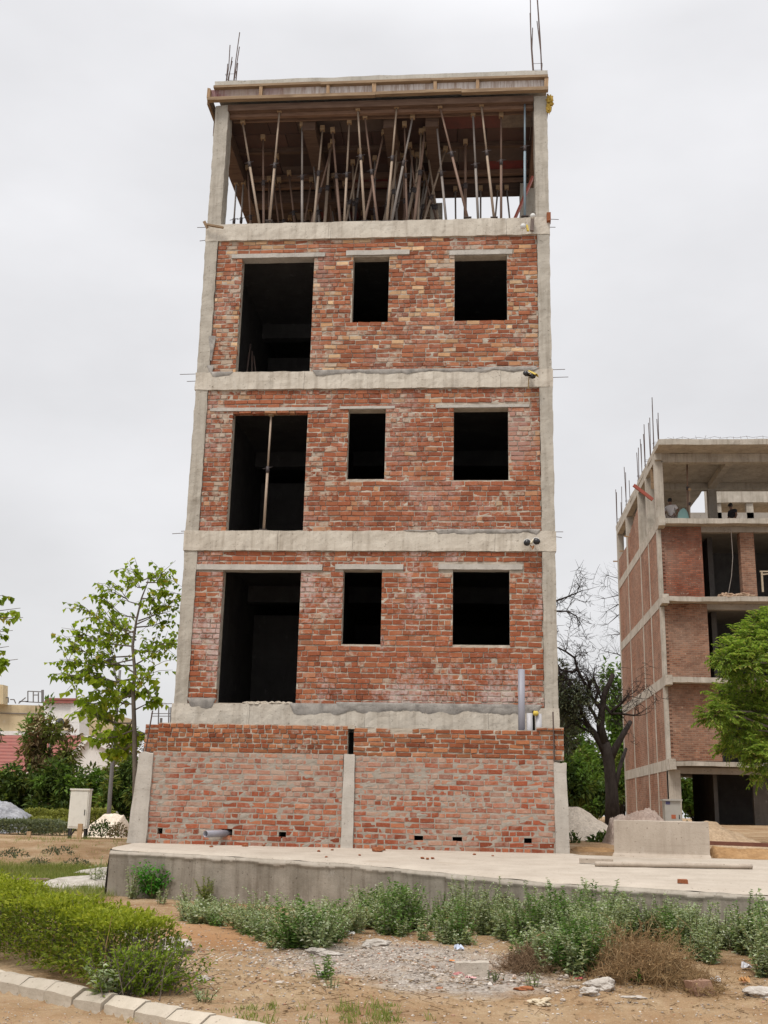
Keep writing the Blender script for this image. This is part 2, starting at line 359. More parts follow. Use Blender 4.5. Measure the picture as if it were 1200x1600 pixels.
# ------------------------------------------------------------------ brick walls
def cut(iv, ops):
    res = [iv]
    for a, b in ops:
        n_ = []
        for p, q in res:
            if b <= p or a >= q: n_.append((p, q)); continue
            if a > p: n_.append((p, a))
            if b < q: n_.append((b, q))
        res = n_
    return res
def brick_mesh(mb, x0, x1, z0, z1, y, ops=(), pitch=.0915, depth=.115, seed=0, mortar=True, header=.4, jy=.006, top_gap=0., thick=.22, vg=(.003, .013), mrec=.013, bulge=.010, ry=None):
    g = random.Random(seed)
    nc = max(1, round((z1-z0)/pitch)); ph = (z1-z0)/nc
    for i in range(nc):
        za = z0+i*ph; zb = za+ph; zm = (za+zb)/2
        oo = [(a, b) for a, b, c, d in ops if c < zm < d]
        x = x0 - g.uniform(0, .2); hd = g.random() < header
        drift = g.uniform(-.004, .004)
        while x < x1:
            Lb = (.105 if (hd and g.random() < .8) or g.random() < .12 else .222) + g.uniform(-.012, .008)
            a, b = max(x, x0), min(x+Lb, x1); gap = g.uniform(*vg)
            x += Lb+gap
            if b-a < .03: continue
            if top_gap and i == nc-1 and g.random() < top_gap: continue
            for p, q in cut((a, b), oo):
                if q-p < .025: continue
                hgap = g.uniform(.012, .024); z_lo = za+hgap*g.uniform(.2, .6)+drift; z_hi = z_lo+ph-hgap
                yf = y+g.uniform(-jy, jy); t = g.uniform(-.004, .004); sk_ = g.uniform(-.006, .006)
                J = lambda: g.uniform(-.0045, .0045)
                bev = .006
                vs = []
                # front face slightly smaller than the body: worn arrises
                for zz, e in ((z_lo, bev), (z_hi, -bev)):
                    for xx, ee in ((p, bev), (q, -bev)):
                        vs.append((xx+ee+J(), yf+t*(1 if xx == p else -1)+J()*.5, zz+e+sk_*(1 if xx == p else -1)+J()))
                for zz in (z_lo, z_hi):
                    for xx in (p, q): vs.append((xx+J()*.5, yf+.008, zz+sk_*(1 if xx == p else -1)))
                for zz in (z_lo, z_hi):
                    for xx in (p, q): vs.append((xx, yf+depth, zz))
                mb.add(vs, [(0, 1, 3, 2), (0, 4, 5, 1), (2, 3, 7, 6), (0, 2, 6, 4), (1, 5, 7, 3),
                            (4, 8, 9, 5), (6, 7, 11, 10), (4, 6, 10, 8), (5, 9, 11, 7)], 0)
    if mortar:
        xs = {round(x0, 4), round(x1, 4)}; zs = {round(z0, 4), round(z1, 4)}
        for a, b, c, d in ops:
            for q in (a, b):
                if x0 < q < x1: xs.add(round(q, 4))
            for q in (c, d):
                if z0 < q < z1: zs.add(round(q, 4))
        def fill(s_, st):
            s_ = sorted(s_); o = []
            for a, b in zip(s_, s_[1:]):
                n_ = max(1, int((b-a)/st)); o += [a+(b-a)*k/n_ for k in range(n_)]
            return o+[s_[-1]]
        X = fill(xs, .07); Z = fill(zs, .03)
        inside = lambda a, b: any(o[0] < a < o[1] and o[2] < b < o[3] for o in ops)
        idx = {}
        def vid(i, k, back):
            key = (i, k, back)
            if key not in idx:
                xx, zz = X[i], Z[k]
                yy = y+thick if back else y+mrec-bulge*(nz(xx*9, zz*14, seed)+.6*nz(xx*23, zz*30, seed+2))
                idx[key] = len(mb.v); mb.v.append((xx, yy, zz))
            return idx[key]
        nx, nz_ = len(X)-1, len(Z)-1
        solid = [[not inside((X[i]+X[i+1])/2, (Z[k]+Z[k+1])/2) for k in range(nz_)] for i in range(nx)]
        def q4(*f): mb.f.append(f); mb.m.append(1)
        for i in range(nx):
            for k in range(nz_):
                if not solid[i][k]: continue
                q4(vid(i, k, 0), vid(i+1, k, 0), vid(i+1, k+1, 0), vid(i, k+1, 0))
                q4(vid(i, k, 1), vid(i, k+1, 1), vid(i+1, k+1, 1), vid(i+1, k, 1))
                if i == 0 or not solid[i-1][k]: q4(vid(i, k, 0), vid(i, k+1, 0), vid(i, k+1, 1), vid(i, k, 1))
                if i == nx-1 or not solid[i+1][k]: q4(vid(i+1, k, 0), vid(i+1, k, 1), vid(i+1, k+1, 1), vid(i+1, k+1, 0))
                if k == 0 or not solid[i][k-1]: q4(vid(i, k, 0), vid(i, k, 1), vid(i+1, k, 1), vid(i+1, k, 0))
                if k == nz_-1 or not solid[i][k+1]: q4(vid(i, k+1, 0), vid(i+1, k+1, 0), vid(i+1, k+1, 1), vid(i, k+1, 1))

def lumps(mb, x0, x1, z, h, y, proud, seed, mi=0):
    """an irregular smear of cement along a course: ragged lower edge, lumpy face"""
    n_ = max(3, int((x1-x0)/.025)); rows = 5; o = len(mb.v)
    for i in range(n_+1):
        x = x0+(x1-x0)*i/n_; e = min(1, min(i, n_-i)/3+.15)
        hh = h*(.5+.8*abs(nz(x*.9, seed*3.1)) + .3*nz(x*4, seed*1.3)+.10*nz(x*19, seed*2.3))*e
        for k in range(rows+1):
            t = k/rows
            mb.v.append((x, y-proud*(.25+.75*math.sin(math.pi*min(.9, t+.05)))*(1+.8*nz(x*13, z+t*2, seed)) if 0 < k < rows else y+.004, z - hh*t + .008*nz(x*8, seed)))
    for i in range(n_):
        for k in range(rows):
            a = o+i*(rows+1)+k
            mb.f.append((a, a+1, a+rows+2, a+rows+1)); mb.m.append(mi)

# ------------------------------------------------------------------ the five storey brick building
BR1D = brick_mat('brick_dim', [(0, (.06, .022, .015)), (1, (.10, .04, .025))], .2, (.09, .075, .06)); MOD = mortar_mat('mortar_dim', (.06, .05, .04), (.10, .085, .07))  # darker brick and mortar copies: shade of the rear wall put into colour
XL, XR, YF = -5.246, 1.370, 19.0
B = thing('brick_building', 'narrow five storey unfinished red brick building with concrete frame and formwork at the top', 'building', (-1.94, 19, 0))
STEEL = paint_mat('rusty_rebar', (.10, .07, .06), .7, .6, (.16, .08, .05), .3, .3)
CXL, CXR = -5.01, 1.14          # inner edges of the corner columns
LV = [(1.93, 2.305), (5.02, 5.385), (8.10, 8.447), (11.19, 11.545)]
YB = 28.6
# corner columns, storey by storey (each lift a little off the one below)
cz = [1.0, 2.30, 5.385, 8.447, 11.545, 14.22]
for k in range(5):
    for x0, x1 in ((XL, CXL), (CXR, XR)):
        m = MB(); d = rnd.uniform(-.006, .006)
        zt = cz[k+1]-(.0 if k == 4 else LV[k][1]-LV[k][0]) if k < 4 else cz[5]
        xx1 = x1 + (.0 if k < 4 else (.03 if x0 == XL else 0)); xx0 = x0 - (.02 if k == 4 and x0 > 0 else 0)
        dep = .32 if k < 4 else (.36 if x0 == XL else .45)
        m.rbox(xx0+d, xx1+d, YF-.012+d, YF+dep, cz[k] if k else 1.0, zt, .07, .012, 4.5, 0, k*3.1)
        m.build('column', COC, B)
# floor beams with the stub of the columns in them
for k, (a, b) in enumerate(LV):
    m = MB(); js = (XL-.018, -3.9+k*.35, -1.9-k*.3, .2+k*.12, XR+.018)
    for j in range(4): m.rbox(js[j], js[j+1]-(.004 if j < 3 else 0), YF-.024+.004*(j % 2), YF+.28, a, b, .06, .013, 4.2, 0, k*5.3)
    m.build('floor_beam', CO, B)
    m = MB()
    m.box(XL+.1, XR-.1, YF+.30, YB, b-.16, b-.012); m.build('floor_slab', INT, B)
# cement smeared where the brickwork meets the beams
m = MB()
for a in ((-3.05, 1.14, 8.475, .12, 1), (-4.98, -4.55, 8.46, .12, 2), (-2.4, 1.1, 2.36, .22, 3), (-3.2, 1.05, 2.33, .16, 4), (-5.0, -4.5, 2.40, .20, 5), (-.75, 1.12, 5.42, .14, 6), (.0, 1.1, 8.50, .10, 7), (-1.3, .7, 5.40, .06, 8)):
    lumps(m, a[0], a[1], a[2], a[3], YF-.028, .008, a[4]); m.build('cement_smear', CEM, B, True); m = MB()
for z0, h in ((9.2, .7), (8.6, .5)):      # cement smear beside the left column
    lumps(m, -5.06, -4.93, z0, h, YF-.012, .008, z0)
    m.build('cement_smear', CEM, B, True); m = MB()
DOOR, W1, W2 = (-4.515, -3.11), (-2.355, -1.665), (-.42, .57)
STO = [
    dict(z=(2.305, 5.02), mat=BR1, op=[(*DOOR, 2.32, 4.665), (*W1, 3.36, 4.68), (*W2, 3.37, 4.69)],
         lt=[(-5.0, -2.73, 4.665, 4.775), (-2.50, -1.29, 4.685, 4.785), (-.67, .80, 4.69, 4.79)], seed=3),
    dict(z=(5.385, 8.10), mat=BR2, op=[(*DOOR, 5.39, 7.675), (*W1, 6.36, 7.70), (*W2, 6.335, 7.71)],
         lt=[(-4.95, -2.75, 7.68, 7.755), (-2.52, -1.5, 7.705, 7.765), (-.75, .95, 7.715, 7.775)], seed=8),
    dict(z=(8.447, 11.19), mat=BR3, op=[(*DOOR, 8.46, 10.815), (*W1, 9.44, 10.81), (*W2, 9.445, 10.79)],
         lt=[(-4.72, -2.90, 10.815, 10.91), (-2.50, -1.28, 10.83, 10.94), (-.52, .67, 10.795, 10.90)], seed=14)]
COL_L = concrete_mat('concrete_lintel', (.36, .33, .29), (.50, .46, .41), .3)
for k, s in enumerate(STO):
    m = MB()
    brick_mesh(m, CXL+.004, CXR-.004, s['z'][0], s['z'][1], YF+.018, s['op']+s['lt'], .0925, seed=s['seed'], jy=.010)
    bw_ = m.build('brick_wall', [s['mat'], MO], B)
    for i, (a, b, c, d) in enumerate(s['lt']):
        m = MB(); pr = (.012 if k != 1 else .0)
        m.rbox(a, b, YF+.006-pr, YF+.23, c+.004, d-.006, .1, .006, 5, 0, i+k*4.)
        m.build('lintel', COL_L, bw_)
m = MB()
for i in range(9): m.rock((-3.95+i*.09, YF+.08, 2.315), .09, .10, .035+.02*abs(nz(i*.9, 2)), i, 0, .5, 1.5, 2)
m.build('sill_mortar', MO, B, True)
# inside: partitions that close the rooms behind the openings
m = MB()
for k in range(3):
    z0, z1 = STO[k]['z'][0], LV[k+1][1]-.17
    m.box(XL+.1, XL+.3, YF+.34, YB, z0, z1); m.box(XR-.3, XR-.1, YF+.34, YB, z0, z1); m.box(XL+.1, XR-.1, YB-.25, YB, z0, z1)
    m.box(-2.86, -2.74, YF+.26, 24.5, z0, z1); m.box(-1.2, -1.09, YF+.26, 23.0, z0, z1); m.box(XL+.31, -2.87, 24.0, 24.12, z0, z1-.5)
    m.box(XL+.31, XR-.31, 23.2, 23.45, z1-.35, z1)
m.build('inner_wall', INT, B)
# plinth zone behind the front boundary wall
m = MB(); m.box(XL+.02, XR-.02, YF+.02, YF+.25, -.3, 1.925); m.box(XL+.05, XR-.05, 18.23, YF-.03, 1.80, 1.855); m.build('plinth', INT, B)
# a leaning bundle of rods seen through the top door, a few rods in the right window
m = MB()
for a, b in (((-4.42, 19.5, 8.47), (-4.50, 20.1, 9.5)), ((-4.30, 19.5, 8.47), (-4.46, 20.1, 9.35)), ((-4.22, 19.6, 8.47), (-4.42, 20.1, 9.25))): m = MB(); m.tube([a, b], .014, 5); m.build('rebar', STEEL, B)
for i in range(11): m = MB(); m.tube([(-.34+i*.075+rnd.uniform(-.02, .02), 19.45, 8.46), (-.34+i*.075+rnd.uniform(-.03, .03), 19.55, 9.50+rnd.uniform(-.04, .06))], .010, 5); m.build('rebar', STEEL, B)
# hooked rebar ends out of the corner columns
m = MB()
for x, y, x2, y2 in ((308, 584, 281, 585), (307, 595, 292, 596), (291, 832, 269, 834), (291, 829, 283, 830), (323, 355, 308, 355.5), (323, 374, 312, 376.5), (270, 1099, 252, 1100)):
    m = MB(); m.tube([at(x+10, y, YF+.05), at(x2, y2, YF+.03)], .006, 5); m.build('rebar', STEEL, B)
for x, y, x2, y2 in ((861, 578, 883, 577), (861, 590, 888, 589), (866, 831, 880, 831), (866, 837, 878, 840), (859, 342, 873, 343), (859, 355, 868, 355)):
    m = MB(); m.tube([at(x-8, y, YF+.05), at(x2, y2, YF+.03)], .006, 5); m.build('rebar', STEEL, B)

# ---- roof slab and its formwork
RZ = 14.22
WO = wood_mat('timber_orange', (.175, .112, .066), (.32, .225, .14), 0)
WOZ = wood_mat('timber_orange_upright', (.26, .16, .09), (.40, .27, .16), 2)
WD = wood_mat('timber_dark', (.085, .055, .042), (.15, .10, .075), 0)
PLY = Mat('stained_ply', .8, .2)
_sx = PLY.n('ShaderNodeSeparateXYZ'); PLY.l(PLY.co(), _sx.inputs[0]); _xf = PLY.rng(_sx.outputs[0], -2.4, -1.2)
_n = PLY.noise(1.0, 5, .6, (1.2, 1, 1)); _s = PLY.noise(6, 6, .75, (4, 4, .25))
PLY.col(PLY.mix(PLY.math('MULTIPLY', PLY.rng(_s, .38, .56), PLY.math('ADD', PLY.math('MULTIPLY', _xf, .75), .25)), PLY.mix(PLY.math('MAXIMUM', PLY.rng(_n, .48, .62), _xf), (.17, .05, .055), (.33, .24, .19)), (.58, .52, .48))); PLY = PLY.m
m = MB(); m.rbox(XL-.02, XR+.02, YF-.10, 22.1, 14.53, 14.735, .15, .014, 2.2, 0, 9); m.build('roof_slab', concrete_mat('concrete_fresh_roof', (.36, .33, .28), (.50, .46, .40), .5), B)
m = MB(); m.box(XL-.01, -1.0, 22.11, 28.5, 14.53, 14.72); m.build('roof_slab', COC, B)
F = MB()
for a_, b_, z_, h_ in ((XL-.13, -2.0, 14.255, .07), (-1.998, -.3, 14.262, .065), (-.298, XR+.02, 14.25, .075), (XL-.02, -3.1, 14.535, .05), (-3.098, -.9, 14.528, .055), (-.898, XR+.02, 14.535, .05)): F.bar((a_, YF-.16+rnd.uniform(-.006, .006), z_), (b_, YF-.16+rnd.uniform(-.006, .006), z_+rnd.uniform(-.008, .008)), .10, h_)
fm = F.build('formwork_rail', WO, B)
for x in [XL-.11]+[-4.30, -2.95, -2.03, -.82, .02, 1.36]: F = MB(); F.box(x-.035, x+.035, YF-.195, YF-.115, 14.292, 14.505, 0, .010); F.build('formwork_stud', WOZ, fm)
F = MB(); F.box(XL-.10, XR+.01, YF-.112, YF-.09, 14.27, 14.52); F.build('formwork_panel', PLY, B)
# side shutter of the slab edge, left and right
F = MB(); F.bar((XL-.13, YF-.1, 14.33), (XL-.13, 28.3, 14.33), .05, .26); WSD = wood_mat('timber_side', (.16, .10, .06), (.26, .17, .10), 1); F.build('formwork_panel', WSD, B); F = MB(); F.bar((XR+.02, YF+.0, 14.12), (XR+.02, 22.0, 14.12), .03, .3)
F.build('formwork_panel', WSD, B)
# beam boxes and soffit plates
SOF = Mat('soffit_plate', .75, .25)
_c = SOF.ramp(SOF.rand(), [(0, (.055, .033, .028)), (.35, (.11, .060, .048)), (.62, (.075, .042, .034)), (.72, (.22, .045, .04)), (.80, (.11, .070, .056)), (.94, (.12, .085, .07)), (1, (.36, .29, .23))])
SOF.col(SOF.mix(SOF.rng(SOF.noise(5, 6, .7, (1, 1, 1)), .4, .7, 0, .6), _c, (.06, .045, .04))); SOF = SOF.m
F = MB()
g = random.Random(5)
def deep(x): return 28.3 if x < -1.0 else 21.7
y = 19.38
while y < 28.2:
    dy = g.choice((.45, .6, .6, .9)); x = XL+.05
    while x < XR-.05:
        dx = g.choice((.6, .9, .9, 1.2)); x2 = min(x+dx, XR-.04)
        if y+dy <= deep((x+x2)/2)+.3:
            F.box(x+.006, x2-.006, y+.006, y+dy-.006, 14.20+g.uniform(-.008, .008), 14.235)
        x += dx
    y += dy
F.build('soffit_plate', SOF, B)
F = MB()
F.box(XL+.26, XR-.26, 19.00, 19.32, 14.10, 14.14); F.box(XL+.26, XR-.26, 18.96, 18.99, 14.08, 14.215); F.box(XL+.26, XR-.26, 19.10, 19.18, 14.02, 14.095); F.box(XL+.3, XR-.3, 19.335, 19.36, 14.06, 14.24)
for yy in (20.5, 21.55, 21.9, 23.5, 24.8, 26.2, 27.6):
    x1 = XR-.1 if yy < 22.0 else -1.0
    F.bar((XL+.1, yy, 14.14), (x1, yy, 14.15), .09, .11)
F.bar((XL+.02, 19.4, 13.99), (XL+.02, 28.2, 13.99), .30, .34); F.bar((XR-.12, 19.6, 14.02), (XR-.12, 21.9, 14.02), .24, .30)
for xx in (-3.4, -1.75, -.9): F.bar((xx, 19.4, 14.02), (xx, 21.8 if xx > -1 else 28, 14.02), .26, .28)
F.bar((-1.0, 21.95, 14.03), (XR-.02, 21.95, 14.03), .14, .40); F.box(-1.0, XR, 21.8, 22.05, 14.235, 14.525)
F.bar((XL+.05, 22.2, 13.98), (-1.0, 22.2, 13.98), .26, .30)
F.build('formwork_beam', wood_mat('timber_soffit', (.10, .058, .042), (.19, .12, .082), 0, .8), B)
# fourth floor: interior column, shade-darkened rear wall on the left, parapet stub
F = MB(); F.rbox(-1.06, -.78, 22.5, 22.75, 11.5, 14.0, .2, .01); F.build('column', COC, B); F = MB(); F.rbox(XR-.42, XR-.1, 21.75, 22.05, 11.5, 14.0, .2, .01)
F.build('column', COC, B)
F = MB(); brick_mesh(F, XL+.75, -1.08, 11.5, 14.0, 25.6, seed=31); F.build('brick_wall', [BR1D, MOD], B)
F = MB(); F.box(-1.0, XR-.1, 24.4, 24.6, 11.5, 12.05); F.build('parapet', INT, B)
# column starter bars on the roof
def starters(x, y, n_, h, px):
    F = MB()
    for i in range(n_):
        dx, dy = ((-.08, -.08), (.08, -.08), (.08, .1), (-.08, .1))[i % 4]
        hh = h[i % len(h)]; lean = px*hh
        F.tube([(x+dx, y+dy, 14.7), (x+dx+lean*.5+rnd.uniform(-.02, .02), y+dy, 14.7+hh*.5), (x+dx+lean+rnd.uniform(-.03, .03), y+dy, 14.7+hh)], .010, 5)
    for z in (14.85, 15.05):
        c = [(x-.09, y-.09, z), (x+.09, y-.09, z), (x+.09, y+.11, z), (x-.09, y+.11, z), (x-.09, y-.09, z)]
        F.tube(c, .005, 4, cap=False)
    F.build('starter_bars', STEEL, B)
starters(-5.03, 19.2, 8, (1.05, 1.35, .75, .9, .6, 1.0, .55, .8), .05)
starters(1.22, 19.2, 6, (2.2, 1.9, 1.5, 1.7, 1.2, 2.1), -.03)

# ---- props under the formwork
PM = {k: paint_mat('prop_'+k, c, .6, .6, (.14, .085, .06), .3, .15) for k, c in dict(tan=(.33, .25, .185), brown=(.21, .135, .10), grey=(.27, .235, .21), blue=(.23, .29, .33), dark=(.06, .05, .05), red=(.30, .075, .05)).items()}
HB = wood_mat('prop_head_block', (.28, .18, .10), (.40, .27, .16), 0)
def prop(T, Bm, col, label, group='props under the roof formwork', wood=False, th=1.):
    T, Bm = Vector(T), Vector(Bm)
    t = thing('formwork_prop', label, 'prop', Bm, group); d = T-Bm; dn = d.normalized()
    m1 = Bm+d*rnd.uniform(.5, .62)
    a = MB(); a.tube([Bm, m1], .025*th, 8); a.build('outer_tube', PM[col], t, True)
    a = MB(); a.tube([m1-dn*.05, T-dn*.04], .019*th, 8); a.build('inner_tube', PM['grey' if col in ('grey', 'dark') else col], t, True)
    a = MB(); a.tube([m1-dn*.09, m1+dn*.03], .033*th, 8); a.tube([m1-Vector((.09, .02, .02)), m1+Vector((.09, -.02, .02))], .007, 5); a.build('collar', PM['dark'], t, True)
    a = MB(); a.bar(T-dn*.05, T+Vector((0, 0, .05)), .09, .09); a.build('head_block', HB, t)
    a = MB(); a.box(Bm.x-.07, Bm.x+.07, Bm.y-.07, Bm.y+.07, Bm.z, Bm.z+.012); a.build('base_plate', PM['dark'], t)
    return t
FLZ = 11.55
FRONT = [((437, 172), (421, 347), 'tan', 'tan steel prop second from the left corner column, tilting right at its wooden head'),
         ((559, 170), (570, 348), 'tan', 'tan prop near the middle of the front row, leaning left at its head'),
         ((620, 166), (604, 348), 'tan', 'pale prop in the front row, left of the roof middle, tilting right at its head'),
         ((687, 166), (731, 342), 'brown', 'most slanted prop of the front row, head far left of its foot'),
         ((752, 163), (772, 342), 'tan', 'tan prop left of the bluish prop, leaning left at its head'),
         ((820, 158), (820, 340), 'blue', 'upright bluish prop just left of the right corner column')]
for (a, b, c, lb) in FRONT:
    prop(at(*a, 19.08)*1, at(*b, 19.08), c, lb)
ROW2 = [((379, 190), (405, 348), 'tan', 'thick pale prop nearest the left corner column, leaning left at its head'),
        ((411, 215), (412, 347), 'brown', 'thin brown prop standing between the two leftmost pale props'),
        ((472, 195), (472, 347), 'grey', 'straight upright grey prop below the red soffit plate'),
        ((520, 222), (487, 349), 'brown', 'brown prop tilting strongly right below the pale soffit plate'),
        ((546, 190), (538, 347), 'tan', 'tan prop close left of the middle front prop'),
        ((570, 182), (590, 348), 'brown', 'brown prop crossing low over another just right of the middle front prop'),
        ((600, 207), (572, 335), 'brown', 'short brown prop leaning right and crossing its right neighbour'),
        ((645, 182), (612, 346), 'grey', 'long grey prop leaning far right behind the pale front prop'),
        ((658, 205), (653, 345), 'tan', 'tan prop left of the inner concrete column'),
        ((682, 190), (697, 345), 'grey', 'grey prop beside the most slanted front prop'),
        ((739, 178), (747, 342), 'grey', 'grey prop in front of the bright gap at the right rear'),
        ((783, 180), (783, 342), 'brown', 'upright brown prop before the bright gap, second from the right corner')]
for (a, b, c, lb) in ROW2:
    Tt = atz(*a, 14.05); Y = Tt.y
    Bv = at(*b, Y); d = Bv-Tt; Bm = Tt+d*((FLZ-Tt.z)/d.z)
    prop(Tt, Bm, c, lb)
g = random.Random(19)
for i in range(16):
    x = g.uniform(-3.6, -.2); y = g.uniform(19.6, 20.9)
    prop((x+g.uniform(-.75, .75), y+g.uniform(-.2, .2), 14.04), (x, y, FLZ), g.choice(('brown', 'tan', 'brown')), 'slanted pole among the crowded poles in the middle of the open top floor', 'crowded poles in the middle of the top floor', th=g.uniform(.8, 1.35))
SH = 'dim prop deep in the shade behind the second row under the formwork'
g = random.Random(9)
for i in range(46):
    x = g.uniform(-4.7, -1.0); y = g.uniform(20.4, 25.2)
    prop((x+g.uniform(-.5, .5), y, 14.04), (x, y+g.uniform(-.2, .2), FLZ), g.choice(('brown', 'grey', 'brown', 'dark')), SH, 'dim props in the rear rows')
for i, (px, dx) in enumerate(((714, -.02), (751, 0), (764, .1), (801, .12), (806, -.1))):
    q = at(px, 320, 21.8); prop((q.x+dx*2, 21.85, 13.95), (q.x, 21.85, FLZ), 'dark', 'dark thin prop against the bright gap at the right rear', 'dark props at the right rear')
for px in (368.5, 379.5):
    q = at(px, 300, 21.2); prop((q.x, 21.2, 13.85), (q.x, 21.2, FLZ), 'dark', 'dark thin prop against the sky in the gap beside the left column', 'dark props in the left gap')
# red board leaning at the right
m = MB(); m.bar(at(832, 278, 20.2), at(800, 352, 20.2), .16, .04); tag(m.build('red_board', PM['red']), 'dark red board leaning under the formwork beside the right column', 'board')
# prop in the first balcony door
t = prop(at(424, 646, 19.10), at(412, 829, 19.10), 'tan', 'single tan prop standing in the tall door opening of the middle brick storey', 'prop in a door opening')
m = MB(); m.bar(at(406, 646, 19.07), at(443, 645, 19.07), .05, .03); m.build('cross_board', WOZ, t)
# ------------------------------------------------------------------ boundary wall in front of the building
YW = 18.0
Wt = thing('boundary_wall', 'low brick wall washed with mortar between rough concrete pillars in front of the tall brick building', 'wall', (-2.1, YW, 0))
DARK = mortar_mat('dark_void', (.01, .009, .008), (.014, .012, .011))  # near-black stands in for shade in voids and pipes; also colours the strip
def pillar(x0, x1, x0t, x1t, z1, sd):
    m = MB(); m.rbox(0, 1, 0, 1, 0, 1, .07, 0, 1)
    vs = []
    for v in m.v:
        z = v[2]*z1; a = lerp(x0, x0t, v[2]); b = lerp(x1, x1t, v[2])
        x = a+(b-a)*v[0]; y = YW-.035+v[1]*.30
        if v[2] > .97: z += .03*nz(x*9, y*5, sd)-.02
        n_ = noise.noise_vector(Vector((x*5+sd, y*5, z*5)))
        vs.append((x+n_.x*.012, y+n_.y*.010, z-.01))
    m.v = vs; m.build('pillar', COP, Wt)
pillar(-5.56, -5.25, -5.475, -5.235, 1.435, 1); pillar(-2.135, -1.935, -2.115, -1.945, 1.465, 2); pillar(1.215, 1.43, 1.205, 1.40, 1.395, 3)
HL = [at(x, y, YW) for x, y in ((249, 1299), (441, 1305), (654, 1311), (714, 1313), (825, 1315))]
ho = [(h.x-a, h.x+b, h.z-.045, h.z+.05) for h, a, b in zip(HL, (.035, .06, .07, .07, .06), (.05, .06, .07, .08, .06))]
pp = at(356, 1302, YW); ho.append((pp.x-.10, pp.x+.07, pp.z-.06, pp.z+.07))
for (a, b, sd, z1) in ((-5.245, -2.13, 41, 1.435), (-1.94, 1.212, 47, 1.415)):
    m = MB(); brick_mesh(m, a, b, -.02, z1, YW, ho, .0775+.009, seed=sd, header=.5, jy=.004, mrec=.004, bulge=.008, vg=(.006, .016))
    m.build('washed_brickwork', [BRW, MOW], Wt)
for (a, b, sd, z0, z1, tg) in ((-5.20, -2.075, 51, 1.435, 1.895, .0), (-1.975, 1.212, 57, 1.415, 1.865, .12)):
    m = MB(); brick_mesh(m, a, b, z0+.002, z1, YW+.022, (), .0775, seed=sd, header=.5, jy=.010, top_gap=tg, mrec=.016, bulge=.013, vg=(.008, .024))
    m.build('fresh_brickwork', [BRF, MO], Wt)
for (a, b, z0, z1, sd, yy) in ((-5.44, -5.205, 1.42, 1.87, 61, .10), (1.235, 1.375, 1.40, 1.885, 67, .05)):
    m = MB(); brick_mesh(m, a, b, z0, z1, YW+yy, (), .0775, seed=sd, header=.9); m.build('brick_pier', [BRF, MO], Wt)
m = MB(); brick_mesh(m, .95, 1.375, 1.868, 1.915, YW-.01, (), .047, seed=71, header=.2); m.build('loose_brick_course', [BRF, MO], Wt)
for i, x in enumerate((.12, .42, .62)):
    pass
m = MB(); m.rbox(-2.08, -1.97, YW+.02, YW+.25, 1.845, 1.90, .05, .012, 6); m.build('mortar_cap', MO, Wt)
m = MB(); m.box(-5.2, 1.2, YW+.235, YW+.28, -.3, 1.79); m.build('void_shade_sheet', DARK, Wt)  # added near-black sheet paints the shade seen through gap and weep holes
m = MB(); m.tube([(-5.385, YW+.02, 1.40), (-5.32, YW+.03, 2.08)], .012, 5); m.tube([(1.215, YW-.02, 1.39), (1.21, YW-.0, 2.16)], .012, 5); m.build('rebar', STEEL, Wt)
# plastic pipe out of the wall
PVC = paint_mat('grey_pvc', (.27, .265, .30), .45, .3, (.3, .27, .24), .4)
PVL = paint_mat('light_grey_pvc', (.42, .41, .42), .5, .3, (.3, .27, .24), .4)
def pipe(a, b, r, name, label, m_=PVC, group=None):
    a, b = Vector(a), Vector(b); d = (b-a).normalized(); x = d.orthogonal().normalized(); y = d.cross(x)
    m = MB(); n_ = 20; prof = [(a, r), (b, r), (b, r*.88), (b-d*.25, r*.88)]
    for p, rr in prof:
        for k in range(n_):
            q = 2*math.pi*k/n_; m.v.append(p+(x*math.cos(q)+y*math.sin(q))*rr)
    for i in range(3):
        for k in range(n_): m.f.append((i*n_+k, i*n_+(k+1) % n_, (i+1)*n_+(k+1) % n_, (i+1)*n_+k)); m.m.append(0)
    m.f.append(tuple(3*n_+k for k in range(n_))); m.m.append(1)  # near-black disc paints the shade deep inside the pipe
    m.f.append(tuple(range(n_))[::-1]); m.m.append(0)
    o = m.build(name, [m_, DARK], None, False)
    for p in o.data.polygons: p.use_smooth = len(p.vertices) == 4
    return tag(o, label, 'pipe', group)
pipe(pp+Vector((0, .1, 0)), at(321, 1303, 17.62), .052, 'drain_pipe', 'grey plastic pipe end sticking out low from the mortar washed wall')
b_ = at(815, 1141, 18.42); t_ = at(814.5, 1046, 18.42)
pipe(b_-Vector((0, 0, .3)), t_, .056, 'drain_pipe', 'tall upright grey plastic pipe standing behind the wall top at the right corner')
for px, lb in ((827.5, 'short capped grey pipe stub between the tall pipe and the stub with a yellow plug'), (841.5, 'short grey pipe stub with a yellow plug, nearest the right corner column')):
    b_ = at(px, 1141, 18.42); t_ = at(px, 1114.5 if px < 830 else 1115.5, 18.42)
    o = pipe(b_-Vector((0, 0, .3)), t_, .050, 'pipe_stub', lb, PVL)
YEL = paint_mat('yellow_plastic', (.55, .40, .06), .5, .3)
m = MB(); q = at(837, 1112.5, 18.36); m.rock((q.x, q.y, q.z-.02), .05, .04, .045, 4); tag(m.build('yellow_plug', YEL, None, True), 'crumpled yellow plastic plug on top of the right pipe stub', 'plug')
m = MB(); q = at(834, 1128, 18.5); m.box(q.x-.02, q.x+.02, q.y, q.y+.02, q.z-.16, q.z+.18); tag(m.build('black_strap', DARK), 'black strip between the two short pipe stubs', 'strip')

